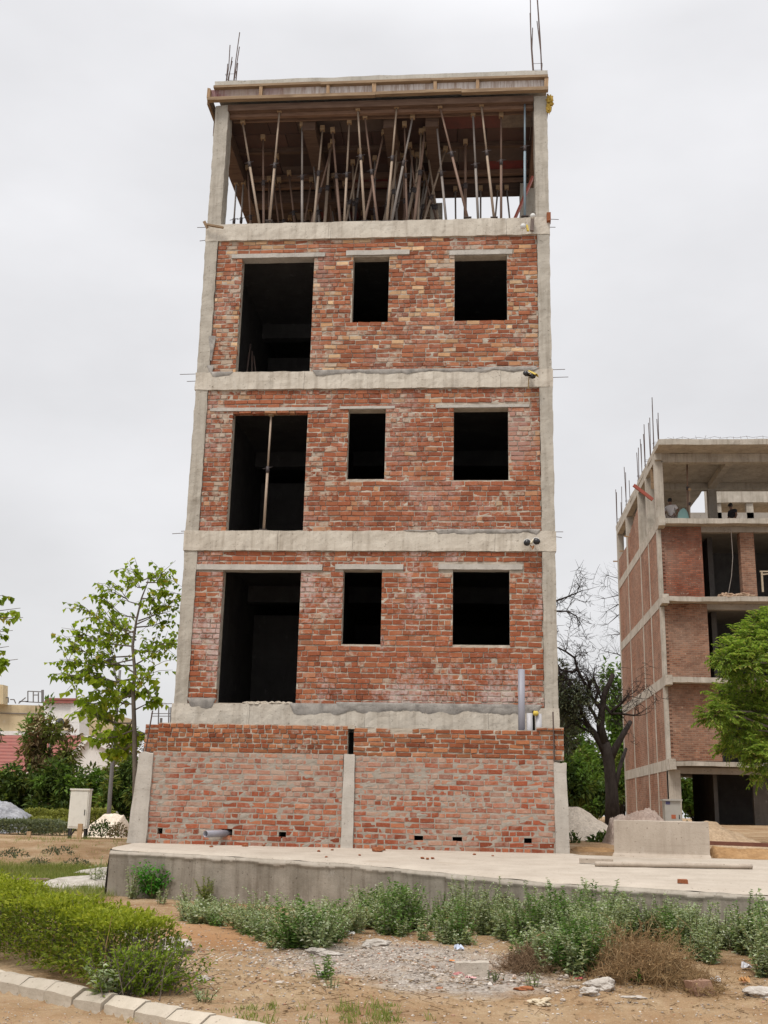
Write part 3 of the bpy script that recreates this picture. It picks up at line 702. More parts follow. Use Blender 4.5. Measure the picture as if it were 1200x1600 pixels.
# ------------------------------------------------------------------ lamps on the facade
BLK = paint_mat('black_lamp', (.012, .012, .014), .35, .1, spec=.5); WHT = paint_mat('white_lamp', (.6, .59, .56), .5, .3)
def disc_lamp(root, c, r, dirv, m_, nm='lamp_head'):
    m = MB(); d = Vector(dirv).normalized()
    c = Vector(c); m.tube([c+d*.07, c+d*.0, c-d*.02, c-d*.10, c-d*.14], [r*.9, r, r, r*.75, r*.35], 16)
    return m.build(nm, m_, root, True)
q = at(824, 586, 18.80); t = thing('floodlight', 'site lamp with a yellow shade and a black round head on the upper floor beam', 'lamp', q)
disc_lamp(t, at(822, 584, 18.78), .045, (-.3, -1, -.2), BLK)
m = MB(); a = at(827, 583, 18.8); b = at(839, 590, 18.74)
o_ = len(m.v)
for i in range(6):
    for k in range(5):
        s_ = i/5; p = a.lerp(b, s_); an = -1.2+2.4*k/4; rr = .05+.02*s_
        m.v.append((p.x+math.sin(an)*rr*.5, p.y-.0+math.sin(an)*rr*.9, p.z+math.cos(an)*rr))
for i in range(5):
    for k in range(4): m.f.append((i*5+k, i*5+k+1, (i+1)*5+k+1, (i+1)*5+k)); m.m.append(0)
sh = m.build('shade', YEL, t, True); sh.modifiers.new('s', 'SOLIDIFY').thickness = .006
disc_lamp(t, at(832, 588, 18.80), .045, (.3, -1, -.4), BLK)
m = MB(); m.tube([at(827, 584, 18.9), at(826, 596, 18.95), at(825.5, 607, 18.96)], .010, 6); m.bar(at(827, 584, 18.8), at(827, 584, 18.98), .03, .03); m.build('bracket', paint_mat('tan_cable', (.35, .24, .11), .6, .3), t)
q = at(830, 847, 18.80); t = thing('floodlight', 'twin black round site lamps with a pale bracket on the lowest visible floor beam', 'lamp', q)
for px, py in ((824, 848), (837.5, 846)):
    c = at(px, py, 18.80); disc_lamp(t, c, .055, (.05*(px-830), -1, -.25), BLK)
    m = MB(); m.tube([c+Vector((math.cos(k*.35)*.062, -.015, math.sin(k*.35)*.062)) for k in range(19)], .008, 5); m.build('rim', WHT, t, True)
m = MB(); m.tube([at(826, 851, 18.8), at(830, 848, 18.78), at(834, 843, 18.8)], .022, 6); m.build('bracket', paint_mat('cream_plastic', (.6, .52, .38), .5, .2), t)
m = MB(); m.tube([at(828, 852, 18.93), at(831, 855, 18.88), at(834, 853, 18.9), at(832, 858, 18.95)], .012, 6); m.build('orange_cable', paint_mat('orange_cable', (.5, .2, .06), .6, .2), t)
q = at(826, 348, 18.78); t = thing('floodlight', 'pair of white round site lamps on a grey post at the top floor beam', 'lamp', q)
m = MB(); c = at(832.5, 337.5, 18.78); m.rock(c, .052, .052, .052, 1, 0, .02, 1, 2); m.build('lamp_head', WHT, t, True)
m = MB(); c = at(817.5, 353.5, 18.78); m.rock(c, .055, .05, .055, 2, 0, .02, 1, 2); m.build('lamp_head', WHT, t, True)
m = MB(); m.bar(at(832, 342, 18.9), at(831, 361, 18.92), .07, .06); m.build('post', paint_mat('grey_brown_post', (.17, .13, .11), .7, .3), t)
m = MB(); m.bar(at(823, 352, 18.85), at(825, 361, 18.8), .035, .03); m.build('yellow_clip', YEL, t)
# odds and ends on the top corners
m = MB(); g_ = random.Random(3)
for x, y, r, h_ in ((859.5, 157, .055, .09), (857.5, 169, .04, .10)): q = at(x, y, 18.97); m.rock(q, r, r*.8, h_, x, 0, 1.0, 2.4, 3)
tag(m.build('yellow_cloth', paint_mat('yellow_cloth', (.42, .27, .05), .9, .6, (.25, .14, .03)), None, True), 'bunched yellow cloth hanging outside the upper right corner of the roof', 'cloth')
m = MB(); a = at(857, 338, 18.93); m.box(a.x-.035, a.x+.04, 18.90, 19.05, a.z-.10, a.z+.07, 0, .006); tag(m.build('orange_brick', BRF), 'orange brick wedged at the right end of the top floor beam', 'brick')
m = MB(); m.bar(at(319, 346, 18.88), at(324, 356, 18.88), .03, .06); m.bar(at(323, 351, 18.86), at(349, 355.5, 18.86), .05, .035); tag(m.build('timber_scrap', WO), 'two nailed wood scraps on the left end of the top floor beam', 'wood scrap')

# ------------------------------------------------------------------ raised concrete apron
def apz(y): return -.035*max(0, 17.6-y)
COLIP = concrete_mat('concrete_lip', (.33, .29, .24), (.45, .40, .34), .4)
def aps(px, py, up=0):
    d = ray(px, py); t_ = (-.035*17.6-EYE.z+up)/(d.z-.035*d.y); return EYE+d*t_
def apron():
    m = MB(); N_ = 90; tops = []; xs = []
    x0, x1 = -5.36, 6.2
    back = lambda x: 18.02 if x < 1.45 else 17.55+.0*x
    rows = 14
    for i in range(N_+1):
        x = x0+(x1-x0)*i/N_; yf = front_y(x)
        if i == 0: yf += .05
        for k in range(rows+1):
            t = k/rows; y = lerp(yf+.02, back(x), t*t*.6+t*.4); z = apz(y)+.006*nz(x*1.3, y*1.3)+.003*nz(x*6, y*6)
            if k == 0: z -= .035+.02*nz(x*3.1, 1); y -= .0
            if k == 1: z -= .004
            m.v.append((x, y, z))
    for i in range(N_):
        for k in range(rows):
            a = i*(rows+1)+k; m.f.append((a, a+rows+1, a+rows+2, a+1)); m.m.append(0)
    # front face: irregular trowelled lip over darker board-marked concrete
    base = len(m.v); fr = 30; mlip = []
    M_ = 260
    for i in range(M_+1):
        x = x0+(x1-x0)*i/M_; yf = front_y(x)
        lip = .085+.05*nz(x*1.6, 4)+.035*nz(x*5.3, 2); mlip.append(lip)
        for k in range(fr+1):
            t = k/fr; z = lerp(-.03, -1.0, t**1.3)+apz(yf)
            bulge = .022*(1-sm(lip, lip+.03, -(z-apz(yf))))
            zz = z
            y = yf - bulge - .012*nz(x*2.2, z*2.2, 6) - .006*nz(x*9, z*5) + (.03*(1-sm(0, .06, -(z-apz(yf))-.03)))
            m.v.append((x, y, zz if k else z-.004+.01*nz(x*4, 9)))
    for i in range(M_):
        for k in range(fr):
            a = base+i*(fr+1)+k; m.f.append((a+1, a+fr+2, a+fr+1, a)); m.m.append(2 if .03+.97*((k+.5)/fr)**1.3 < mlip[i] else 1)
    # left end
    o = len(m.v)
    for k in range(15):
        y = lerp(front_y(x0)+.0, 18.02, k/14)
        m.v += [(x0+.004, y, apz(y)-.012), (x0-.02, y, apz(y)-.25), (x0-.05, y, -.95)]
    for k in range(14):
        a = o+k*3; m.f += [(a, a+1, a+4, a+3), (a+1, a+2, a+5, a+4)]; m.m += [1, 1]
    # rear edge on the right
    o = len(m.v); m.v += [(1.45, 17.55, 0), (6.2, 17.55, 0), (6.2, 17.55, -.5), (1.45, 17.55, -.5)]; m.f.append((o, o+3, o+2, o+1)); m.m.append(1)
    return setting(m.build('pavement', [COF, CORW, COLIP], None, True, (0, 0, 0)))
apron()
# little crumbs of brick on the apron
def crumb(px, py, s, label, m_=None):
    q = aps(px, py); m = MB(); m.rock((q.x, q.y, q.z+.004+s*.25), s, s*.8, s*.5, px*.13, 0, .5, 1.8, 1, px)
    return tag(m.build('brick_fragment', m_ or BRF), label, 'brick fragment', 'brick crumbs on the concrete apron')
crumb(590, 1331, .09, 'largest orange brick fragment at the foot of the wall right of the middle pillar'); crumb(598, 1329, .05, 'small brick fragment touching the largest orange one')
cl = 'small orange brick crumb lying on the pale concrete apron'
for px, py, s in ((383, 1323, .05), (412, 1322, .03), (498, 1331, .03), (519, 1329, .025), (510, 1340, .025), (660, 1342, .03), (668, 1343, .03), (676, 1342, .028), (741, 1336, .025), (330, 1324, .03), (770, 1338, .02), (562, 1337, .02)): crumb(px, py, s, cl)
q = aps(1067, 1381); m = MB(); m.box(q.x-.055, q.x+.055, q.y-.03, q.y+.05, q.z+.004, q.z+.05, 0, .008); tag(m.build('brick_piece', BRF), 'tan half brick lying alone near the front edge of the concrete apron', 'brick fragment')

# long concrete pole on the apron
a = aps(930, 1350, .034); b = aps(1175, 1354, .034); c = aps(905, 1344.5, .04)
m = MB(); d = (b-a); n_ = 24
m.tube([a+d*(i/n_)+Vector((0, 0, .008*nz(i*.7, 3))) for i in range(n_+1)], [.034+.003*nz(i*1.3, 1) for i in range(n_+1)], 8)
tag(m.build('concrete_post', COT, None, True), 'long pale concrete post lying across the apron in front of the plastered tank', 'post')
m = MB(); m.bar(c, c+Vector((.45, -.06, .0)), .08, .06); tag(m.build('concrete_stub', COT), 'short concrete stub lying behind the left end of the long concrete post', 'post')

# plastered water tank
TX0, TX1, TY, TZ = 2.04, 3.44, 17.42, .515
t = thing('water_tank', 'low plastered concrete tank at the rear edge of the apron', 'tank', (2.75, TY, 0))
m = MB(); m.rbox(0, 1, 0, 1, 0, 1, .06, 0, 1); vs = []
for v in m.v:
    fl = .035*(1-sm(0, .14, v[2]))
    y = lerp(TY-fl*1.6, TY+1.5, v[1]); x = lerp(TX0-fl, TX1+fl*.6, v[0])+(y-TY)*.13; z = v[2]*TZ
    n_ = noise.noise_vector(Vector((x*2.5, y*2.5, z*2.5)))
    vs.append((x+n_.x*.014, y+n_.y*.014, z+(.02*n_.z if v[2] > .5 else -.01)))
m.v = vs; m.build('tank_body', COT, t)

# ------------------------------------------------------------------ heaps
def heap(name, label, px0, px1, Y, peaks, m_, depth=1.5, base=None, rough=.05, seed=0, cat='heap', fr=3., extra=0):
    """peaks: list of (pixel x, pixel y) along the crest line; the heap falls off in depth"""
    cr_ = [at(x, y, Y) for x, y in peaks]; x0, x1 = at(px0, 1290, Y).x, at(px1, 1290, Y).x
    def crest(x):
        if x <= cr_[0].x: return cr_[0].z
        for a, b in zip(cr_, cr_[1:]):
            if x <= b.x: return lerp(a.z, b.z, (x-a.x)/max(1e-6, b.x-a.x))
        return cr_[-1].z
    m = MB(); nx, ny = 60, 44
    for i in range(nx+1):
        x = lerp(x0, x1, i/nx)
        for k in range(ny+1):
            s_ = lerp(-1, 1, k/ny); y = Y+s_*depth; g0 = (gz(x, y) if base is None else base)-.04
            f = max(0, 1-abs(s_)**1.25)
            e = min(1, min(i, nx-i)/5)
            z = g0+(crest(x)-g0)*f*e + rough*(nz(x*fr, y*fr, seed)+.5*nz(x*fr*2.7, y*fr*2.7, seed)+extra*nz(x*fr*6, y*fr*6, seed))*min(1, f*3)*e
            m.v.append((x, y, z))
    for i in range(nx):
        for k in range(ny):
            a = i*(ny+1)+k; m.f.append((a, a+ny+1, a+ny+2, a+1)); m.m.append(0)
    return tag(m.build(name, m_, None, True), label, cat)
def grit_mat(name, c0, c1, sc=30, c2=None):
    M = Mat(name, .95, .15); v = M.n('ShaderNodeTexVoronoi'); v.inputs['Scale'].default_value = sc; M.l(M.co(), v.inputs['Vector'])
    c = M.mix(M.rng(M.noise(2.5, 6, .65), .3, .7), c0, c1); bw = M.n('ShaderNodeRGBToBW'); M.l(v.outputs['Color'], bw.inputs[0]); c = M.mix(M.rng(bw.outputs[0], .2, .8, .45, 0), c, M.mix(1., c, (.5, .47, .45), 'MULTIPLY'))
    M.col(c); M.bump(M.math('ADD', v.outputs['Distance'], M.noise(18, 5, .7)), .5, .02); return M.m
SANDW = grit_mat('pale_sand', (.64, .535, .425), (.76, .655, .54)); SANDY = grit_mat('yellow_sand', (.40, .285, .18), (.50, .37, .25)); GRV = grit_mat('grey_gravel', (.16, .165, .18), (.42, .42, .44), 14)
RUB = grit_mat('rubble_dust', (.30, .22, .18), (.42, .34, .29), 22)
heap('sand_heap', 'large pale sand heap between the brick wall and the plastered tank', 845, 966, 24.0, [(850, 1290), (868, 1266), (890, 1260.5), (902, 1261), (930, 1276), (958, 1297), (975, 1310)], SANDW, 1.9, None, .05, 1)
heap('sand_heap', 'yellow sand heap right of the plastered tank', 1080, 1200, 21.5, [(1078, 1286), (1090, 1284), (1104, 1283), (1116, 1284), (1140, 1299), (1155, 1302), (1178, 1317), (1195, 1330)], SANDY, 1.6, None, .07, 2, fr=4)
heap('rubble_heap', 'heap of pinkish brick rubble behind the plastered tank', 944, 1046, 20.8, [(944, 1290), (962, 1275), (985, 1271), (1008, 1263), (1022, 1268), (1034, 1280), (1046, 1290)], RUB, 1.0, None, .05, 3, fr=8, extra=.8)
heap('gravel_heap', 'grey gravel heap at the left edge of the picture', -60, 56, 36, [(-60, 1280), (-40, 1256), (-6, 1251), (14, 1253), (34, 1266), (52, 1279), (60, 1290)], GRV, 2.2, None, .05, 4, fr=5, extra=1)
heap('sand_heap', 'small pale sand heap between the cream cabinet and the wall', 140, 203, 33, [(138, 1292), (150, 1282), (164, 1273), (180, 1271), (193, 1273), (198, 1290), (204, 1298)], SANDW, 1.2, None, .06, 5)

# ------------------------------------------------------------------ electrical cabinets
CRM = paint_mat('cream_paint', (.72, .70, .64), .45, .25); CRG = paint_mat('grey_white_paint', (.50, .48, .44), .45, .3)
a = at(107, 1305, 30.5); bz = gz(a.x+.4, 30.5)
t = thing('electrical_cabinet', 'tall cream electrical cabinet on black legs on the left dirt bank', 'cabinet', (a.x+.28, 30.5, bz))
x0 = at(107.5, 1270, 30.5).x; x1 = at(137, 1270, 30.5).x; z1 = at(120, 1233, 30.5).z; z0 = at(120, 1294.5, 30.5).z
m = MB(); m.box(x0, x1, 30.5, 30.72, z0, z1-.03); m.build('cabinet_body', CRM, t)
m = MB(); m.box(x0-.015, x1+.015, 30.47, 30.74, z1-.029, z1+.015); m.build('cabinet_roof', CRM, t)
m = MB(); m.box(x0+.03, x1-.03, 30.485, 30.499, z0+.05, z1-.07); dr_ = m.build('cabinet_door', CRM, t); m = MB(); m.box(x1-.09, x1-.07, 30.475, 30.484, z0+.35, z0+.5); m.build('handle', BLK, dr_)
for xx in (x0+.02, x1-.07):
    for yy in (30.52, 30.65): m = MB(); m.box(xx, xx+.05, yy, yy+.05, bz-.05, z0-.002); m.build('leg', BLK, t)
m = MB(); m.bar((x0+.05, 30.53, bz), (x0+.22, 30.53, z0-.02), .03, .03); m.build('brace', BLK, t)
PEG = wood_mat('peg_wood', (.36, .23, .13), (.5, .36, .22), 2)
a = at(124, 1308, 29.9); m = MB(); m.box(a.x-.06, a.x+.06, 29.87, 29.93, gz(a.x, 29.9)-.1, at(124, 1287, 29.9).z); tag(m.build('wooden_peg', PEG), 'light wooden peg standing in front of the cream cabinet', 'peg')
a = at(45, 1305, 30.2); m = MB(); m.box(a.x-.05, a.x+.05, 30.17, 30.23, gz(a.x, 30.2)-.1, at(45, 1299, 30.2).z); tag(m.build('wooden_peg', PEG), 'short pale peg in the dirt bank left of the cabinet', 'peg')
Yc = 23.0
x0, x1 = at(1039, 1265, Yc).x, at(1064, 1265, Yc).x; z1 = at(1050, 1249, Yc).z
t = thing('electrical_cabinet', 'small white electrical cabinet with orange and blue stickers behind the tank', 'cabinet', ((x0+x1)/2, Yc, gz(x0, Yc)))
m = MB(); m.box(x0, x1, Yc, Yc+.3, gz(x0, Yc)-.05, z1-.03); cb_ = m.build('cabinet_body', CRG, t)
m = MB(); m.box(x0-.03, x1+.03, Yc-.04, Yc+.34, z1-.029, z1+.005); m.build('cabinet_roof', CRG, t)
def sticker(px, py, w_, h_, c, nm):
    q = at(px, py, Yc); m = MB(); m.box(q.x-w_/2, q.x+w_/2, Yc-.006, Yc-.002, q.z-h_/2, q.z+h_/2); m.build(nm, paint_mat(nm+'_colour', c, .5, .3), cb_)
sticker(1043.5, 1254.5, .085, .06, (.10, .09, .22), 'blue_sticker'); sticker(1052.5, 1276, .085, .075, (.5, .14, .06), 'orange_sticker'); sticker(1061.5, 1276.5, .018, .08, (.02, .02, .02), 'handle')
# ------------------------------------------------------------------ second building, further right
def brick_tex(name, c1, c2, mo, axis='x', bw=.21, bh=.078):
    M = Mat(name, .92, .15)
    b = M.n('ShaderNodeTexBrick'); b.offset = .5
    b.inputs['Scale'].default_value = 1; b.inputs['Brick Width'].default_value = bw; b.inputs['Row Height'].default_value = bh; b.inputs['Mortar Size'].default_value = .011; b.inputs['Bias'].default_value = -.1
    b.inputs['Color1'].default_value = (*c1, 1); b.inputs['Color2'].default_value = (*c2, 1); b.inputs['Mortar'].default_value = (*mo, 1)
    if M.tc is None: M.tc = M.n('ShaderNodeTexCoord')
    s_ = M.n('ShaderNodeSeparateXYZ'); M.l(M.tc.outputs['Object'], s_.inputs[0]); c_ = M.n('ShaderNodeCombineXYZ')
    M.l(s_.outputs['X' if axis == 'x' else 'Y'], c_.inputs[0])
    wob = M.math('MULTIPLY', M.noise(1.2, 3, .6), .03); M.l(M.math('ADD', s_.outputs['Z'], wob), c_.inputs[1])
    M.l(c_.outputs[0], b.inputs['Vector'])
    n_ = M.noise(.55, 6, .7); c = M.mix(M.rng(n_, .35, .7, 0, .5), b.outputs['Color'], (.36, .27, .21)); d_ = M.noise(1.1, 6, .7, (1, 1, .6), (3, 7, 5)); c = M.mix(M.rng(d_, .48, .7, 0, .7), c, M.mix(1., c, (.5, .44, .42), 'MULTIPLY'))
    f_ = M.noise(9, 4, .7, loc=(5, 1, 1)); c = M.mix(M.rng(f_, .55, .75, 0, .6), c, M.mix(1., c, (.6, .55, .52), 'MULTIPLY'))
    f2 = M.noise(6, 3, .8, loc=(2, 6, 1)); c = M.mix(M.rng(f2, .62, .72, 0, .5), c, (.50, .38, .28))
    M.col(c); M.bump(M.math('ADD', M.math('MULTIPLY', b.outputs['Fac'], -1.), M.noise(30, 4, .7)), .5, .02); return M.m
B2F = brick_tex('brick_far_front', (.15, .055, .032), (.34, .155, .09), (.24, .16, .11))
B2R = brick_tex('brick_far_red', (.15, .036, .018), (.32, .09, .045), (.13, .065, .045))
B2S = brick_tex('brick_far_side', (.18, .066, .038), (.34, .145, .085), (.26, .175, .12), 'y')
CO2 = concrete_mat('concrete_far', (.33, .295, .245), (.50, .45, .385), .8, st_amt=.8, sc=.8)
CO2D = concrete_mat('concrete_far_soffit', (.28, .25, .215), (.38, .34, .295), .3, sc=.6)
SX, WY, SY = 7.03, 42.45, 41.95      # side plane, wall plane, slab front plane
X2, Y2 = 14.5, 54.8
S2 = thing('unfinished_building', 'wide unfinished building further back on the right with open top floor and projecting slabs', 'building', (10.5, 44, .3))
SL = [(2.30, 2.62), (5.36, 5.68), (8.42, 8.72), (11.46, 11.78)]
ROOF = (14.50, 14.72)
for k, (a, b) in enumerate(SL):
    m = MB(); m.rbox(SX-.0+.05, X2, SY, WY+.3, a+(.06 if k else .1), b-.06, .25, .03, 1.1, 0, k*2.2); m.build('slab_edge', CO2, S2)
    m = MB(); m.rbox(SX-.03, SX+.22, SY-.02, WY+.35, a-.03, b+.03, .12, .03, 2, 0, k*4.2); m.build('beam_end', CO2, S2)
    m = MB(); m.box(SX-.015, SX+.25, WY+.36, Y2, a-.06, b+.02); m.build('side_beam', CO2, S2)
    m = MB(); m.box(SX+.26, X2, WY+.31, Y2-.3, a+.1, b-.08); m.build('floor_slab', CO2D, S2)
    m = MB(); m.box(SX+.3, X2, WY+.02, WY+.28, a-.16, a+.055); m.build('front_beam', CO2D, S2)
m = MB(); m.rbox(SX-.02, X2, 41.3, 47.0, ROOF[0], ROOF[1], .4, .03, .8, 0, 3); m.build('roof_slab', CO2, S2)
m = MB(); m.rbox(SX-.01, 9.9, 47.02, Y2+.1, ROOF[0], ROOF[1], .4, .03, .8, 0, 3); m.build('roof_slab', CO2, S2)
m = MB(); m.box(SX-.01, SX+.25, 42.3, Y2, 14.205, 14.495); m.build('side_beam', CO2, S2)
m = MB(); m.box(SX+.26, X2, 42.45, 42.75, 14.15, 14.495); m.build('roof_beam', CO2, S2)
for yy in (46.5, 50.6, 54.5): m = MB(); m.box(SX+.26, X2 if yy < 47 else 9.9, yy, yy+.28, 14.2, 14.495); m.build('roof_beam', CO2, S2)
for xx in (9.9, 12.6): m = MB(); m.box(xx, xx+.28, 42.76, 46.49, 14.22, 14.49); m.build('roof_beam', CO2, S2)
CY = [42.45, 44.75, 47.0, 51.0, 54.45]
for k in range(5):
    z0 = -.2 if k == 0 else SL[k-1][1]+.021; z1 = (SL[k][0]-.061 if k < 4 else 14.2)
    for i, yy in enumerate(CY):
        m = MB(); wd = .16 if 0 < i < 4 else .3
        m.box(SX-.02, SX+(.3 if i or k in (0, 4) else .12), yy, yy+(.3 if k == 4 else wd), z0, z1); m.build('column', CO2, S2)
for yy in (46.5,):
    for xx in (9.9, 12.6): m = MB(); m.box(xx, xx+.35, yy, yy+.35, 11.7, 14.2); m.build('inner_column', CO2D, S2)
# side infill brick
for k in range(5):
    z0 = -.2 if k == 0 else SL[k-1][1]+.02
    for i in range(4):
        ya, yb = CY[i]+(.3 if k == 4 or i == 0 else .16), CY[i+1]
        z1 = SL[k][0]-.06 if k < 4 else (None, None, 13.7, 12.9)[i]
        if z1 is None: continue
        m = MB()
        if k == 4:
            n_ = 8
            for j in range(n_):
                m.box(SX+.02, SX+.25, lerp(ya, yb, j/n_), lerp(ya, yb, (j+1)/n_), z0, z1-(.0 if i == 3 else .08*j)+.0)
        else: m.box(SX+.0, SX+.25, ya+.002, yb-.002, z0+.002, z1-.002)
        m.build('side_brick_wall', B2S, S2)
# front brick panels with toothed left ends, piers
FP = [(SL[0][1]-.02, SL[1][0]+.05, 1.98, B2F), (SL[1][1]-.02, SL[2][0]+.05, 1.72, B2F), (SL[2][1]-.02, SL[3][0]+.05, 1.66, B2R)]
for k, (z0, z1, wd, mm) in enumerate(FP):
    m = MB(); m.box(SX+.22, SX+wd, WY+.0, WY+.29, z0, z1)
    for j in range(int((z1-z0)/.15)): m.box(SX+.125, SX+.219, WY-.003, WY+.2, z0+.05+j*.15, z0+.05+j*.15+.075)
    m.box(SX+.13, SX+.218, WY+.022, WY+.2, z0, z1); m.build('front_brick_wall', mm, S2)
m = MB(); m.box(10.15, 10.68, WY+.06, WY+.5, SL[2][1]-.02, SL[3][0]+.05); m.build('brick_pier', B2F, S2)
m = MB(); m.box(11.4, 12.2, WY+.06, WY+.3, SL[2][1]-.02, SL[3][0]+.05); m.box(11.6, 14, WY+.06, WY+.3, SL[0][1], SL[1][0]+.05); m.box(11.6, 14, WY+.06, WY+.3, SL[1][1], SL[2][0]+.05); m.build('front_brick_wall', B2F, S2)
# rear and dark inner partitions
m = MB()
for k in range(3):
    m.box(SX+.3, X2, 47.2, 47.4, SL[k][1]-.1, SL[k+1][0]+.1); m.box(9.3, 9.5, 44.4, 47.2, SL[k][1]-.1, SL[k+1][0]+.1)
m.box(8.95, X2, 48, 48.2, -.2, SL[0][0]+.1); m.box(8.95, 9.1, WY+1.6, 48, -.2, SL[0][0]+.1); m.box(X2-.2, X2, WY+.3, Y2, -.2, 11.5)
m.build('inner_wall', INT, S2)
m = MB(); m.box(10.25, 10.9, WY+.9, WY+1.1, -.2, SL[0][0]+.08); m.build('inner_pier', concrete_mat('dim_plaster', (.10, .09, .08), (.14, .125, .11)), S2)
m = MB(); m.box(SX-.02, SX+.42, WY-.05, WY+.34, -.2, SL[0][0]-.03); m.build('corner_column', CO2, S2)
m = MB(); m.box(7.5, 8.95, 53.5, 53.7, -.2, 1.3); m.build('rear_wall', CO2D, S2)
# top floor: parapet of concrete beyond, stair slope
m = MB(); m.bar((8.75, 49.8, 14.2), (10.1, 49.9, 11.7), 1.0, .18); m.build('stair_flight', CO2D, S2)
q1, q2 = at(1118, 785, 52), at(1230, 785, 52); m = MB(); m.rbox(q1.x, q2.x, 52, 54.5, q1.z, q1.z+1.3, .4, .03, 1); m.build('stair_head', CO2, S2)
for xx in (at(1122, 785, 52).x, at(1172, 785, 52).x, at(1225, 785, 52).x): m = MB(); m.box(xx-.16, xx+.16, 52.1, 52.4, 11.7, q1.z+.02); m.build('stair_column', CO2, S2)
m = MB(); m.box(9.6, X2, 52.1, 52.2, 11.7, at(1150, 800, 52).z); m.build('stair_parapet', CO2D, S2)
# steel prop, red plank, plank pile, shrub of wire on the slabs
t = prop(at(1073.5, 722, 43.4), at(1075, 812, 43.4), 'brown', 'brown steel prop under the open top floor of the right building', 'prop in the right building', th=1.6)
t = prop(at(1077.5, 765, 43.2), at(1077.5, 812, 43.2), 'tan', 'short pale post beside the brown steel prop in the right building', 'post in the right building', th=1.3)
m = MB(); m.bar(at(990, 758, 42.2), at(1020, 781, 42.2), .10, .12); tag(m.build('red_plank', PM['red']), 'dark red plank sticking out from the side of the right building', 'plank')
m = MB(); m.bar(at(1019, 732, 43.4), at(1020, 764, 43.4), .14, .05, 0, (0, 1, 0)); tag(m.build('orange_board', WO), 'orange board standing beside the corner column of the right building', 'board')
TARP = paint_mat('tan_tarp', (.36, .25, .17), .9, .6, (.2, .13, .09))
m = MB()
for i, (px, py, r) in enumerate(((1130, 931, .12), (1138, 932, .16), (1146, 933, .1), (1158, 931, .13), (1168, 931, .1), (1176, 932, .08), (1150, 932, .12))): q = at(px, py, 42.1); m.rock((q.x, q.y, q.z), r*1.5, r, r*.8, i, 0, .6, 2, 2)
tag(m.build('crumpled_tarp', TARP), 'crumpled tan tarp lying on a slab edge of the right building', 'tarp')
m = MB(); m.tube([at(1142, 824, 42.2), at(1145, 870, 42.2), at(1143, 900, 42.2), at(1138, 928, 42.2)], .012, 5); tag(m.build('hanging_cable', PM['grey']), 'thin cable hanging down an open bay of the right building', 'cable')
m = MB()
for (a, b) in (((1187, 893), (1204, 893)), ((1189, 898), (1206, 896)), ((1190, 893), (1192, 925))): m.bar(at(*a, 42.6), at(*b, 42.6), .07, .05)
m.bar(at(1172, 927, 42.6), at(1176, 905, 42.6), .03, .03)
tag(m.build('scaffold_board', wood_mat('pale_scaffold', (.33, .26, .18), (.45, .37, .27), 0)), 'pale scaffold boards beside the brick pier of the right building', 'scaffold')
# starter bars on its columns
for j, (yy, hs, lst) in enumerate(((42.6, (1.9, 1.3, 2.1, 1.6, 2.3), 0), (44.9, (1.9, 2.2, 1.5, 2.0), 0), (47.1, (1.6, 2.0, 1.4, 1.8), 0), (51.1, (1.7, 1.3, 2.0), 0), (54.5, (1.7, 2.0, 1.5, 1.2, 1.9), 0))):
    m = MB()
    for i, h in enumerate(hs):
        x = SX+.02+(i % 2)*.2+rnd.uniform(-.03, .03); y = yy+(i//2)*.09-.05
        m.tube([(x, y, 14.70), (x+rnd.uniform(-.04, .04), y, 14.70+h)], .016, 4)
    for z in (14.82, 15.02): m.tube([(SX, yy-.06, z), (SX+.24, yy-.06, z), (SX+.24, yy+.15, z), (SX, yy+.15, z), (SX, yy-.06, z)], .008, 4, cap=False)
    m.build('starter_bars', STEEL, S2)
m = MB()
for i in range(26):
    x = 7.4+i*.28; m.tube([(x, 41.5, 14.72), (x+rnd.uniform(-.05, .1), 41.6, 14.84+rnd.uniform(0, .14))], .006, 4)
m.tube([(7.4+i*.3, 41.5+.2*(i % 2), 14.85+.05*nz(i*.7, 2)+i*.004) for i in range(24)], .006, 4); m.build('roof_mesh_bars', STEEL, S2)
m = MB()
for (px, py, px2, py2) in ((975, 838, 985, 839), (968, 861, 974, 861), (965, 877, 958, 877)): m.bar(at(px, py, 50), at(px2, py2, 50), .05, .05)
m.build('putlog', WOZ, S2)

# ------------------------------------------------------------------ people on its top floor
def skin(name, pts, edges, radii, m_, parent, sub=1):
    me = bpy.data.meshes.new(name); o0 = parent_org.get(parent.name, Vector((0, 0, 0)))
    me.from_pydata([tuple(Vector(p)-o0) for p in pts], edges, []); o = bpy.data.objects.new(name, me); COL.objects.link(o); me.materials.append(m_)
    md = o.modifiers.new('skin', 'SKIN'); md.use_smooth_shade = True
    for v, r_ in zip(me.skin_vertices[0].data, radii): v.radius = (r_, r_) if not isinstance(r_, tuple) else r_
    me.skin_vertices[0].data[0].use_root = True
    sb = o.modifiers.new('sub', 'SUBSURF'); sb.levels = sub; sb.render_levels = sub
    o.parent = parent; return o
SKIN = paint_mat('skin_brown', (.19, .10, .065), .6, .1); HAIR = paint_mat('hair_black', (.012, .011, .010), .6, .0)
WSH = paint_mat('white_shirt', (.68, .64, .63), .9, .15, (.4, .35, .33)); GTR = paint_mat('grey_trousers', (.34, .30, .28), .9, .3); RSH = paint_mat('dull_red_shirt', (.20, .08, .07), .9, .3); BLU = paint_mat('dark_blue_cap', (.05, .06, .11), .8, .2); DKC = paint_mat('silhouette_clothes', (.018, .018, .024), .9, .1)  # silhouetted person's clothes near black: backlit shade put into the colour
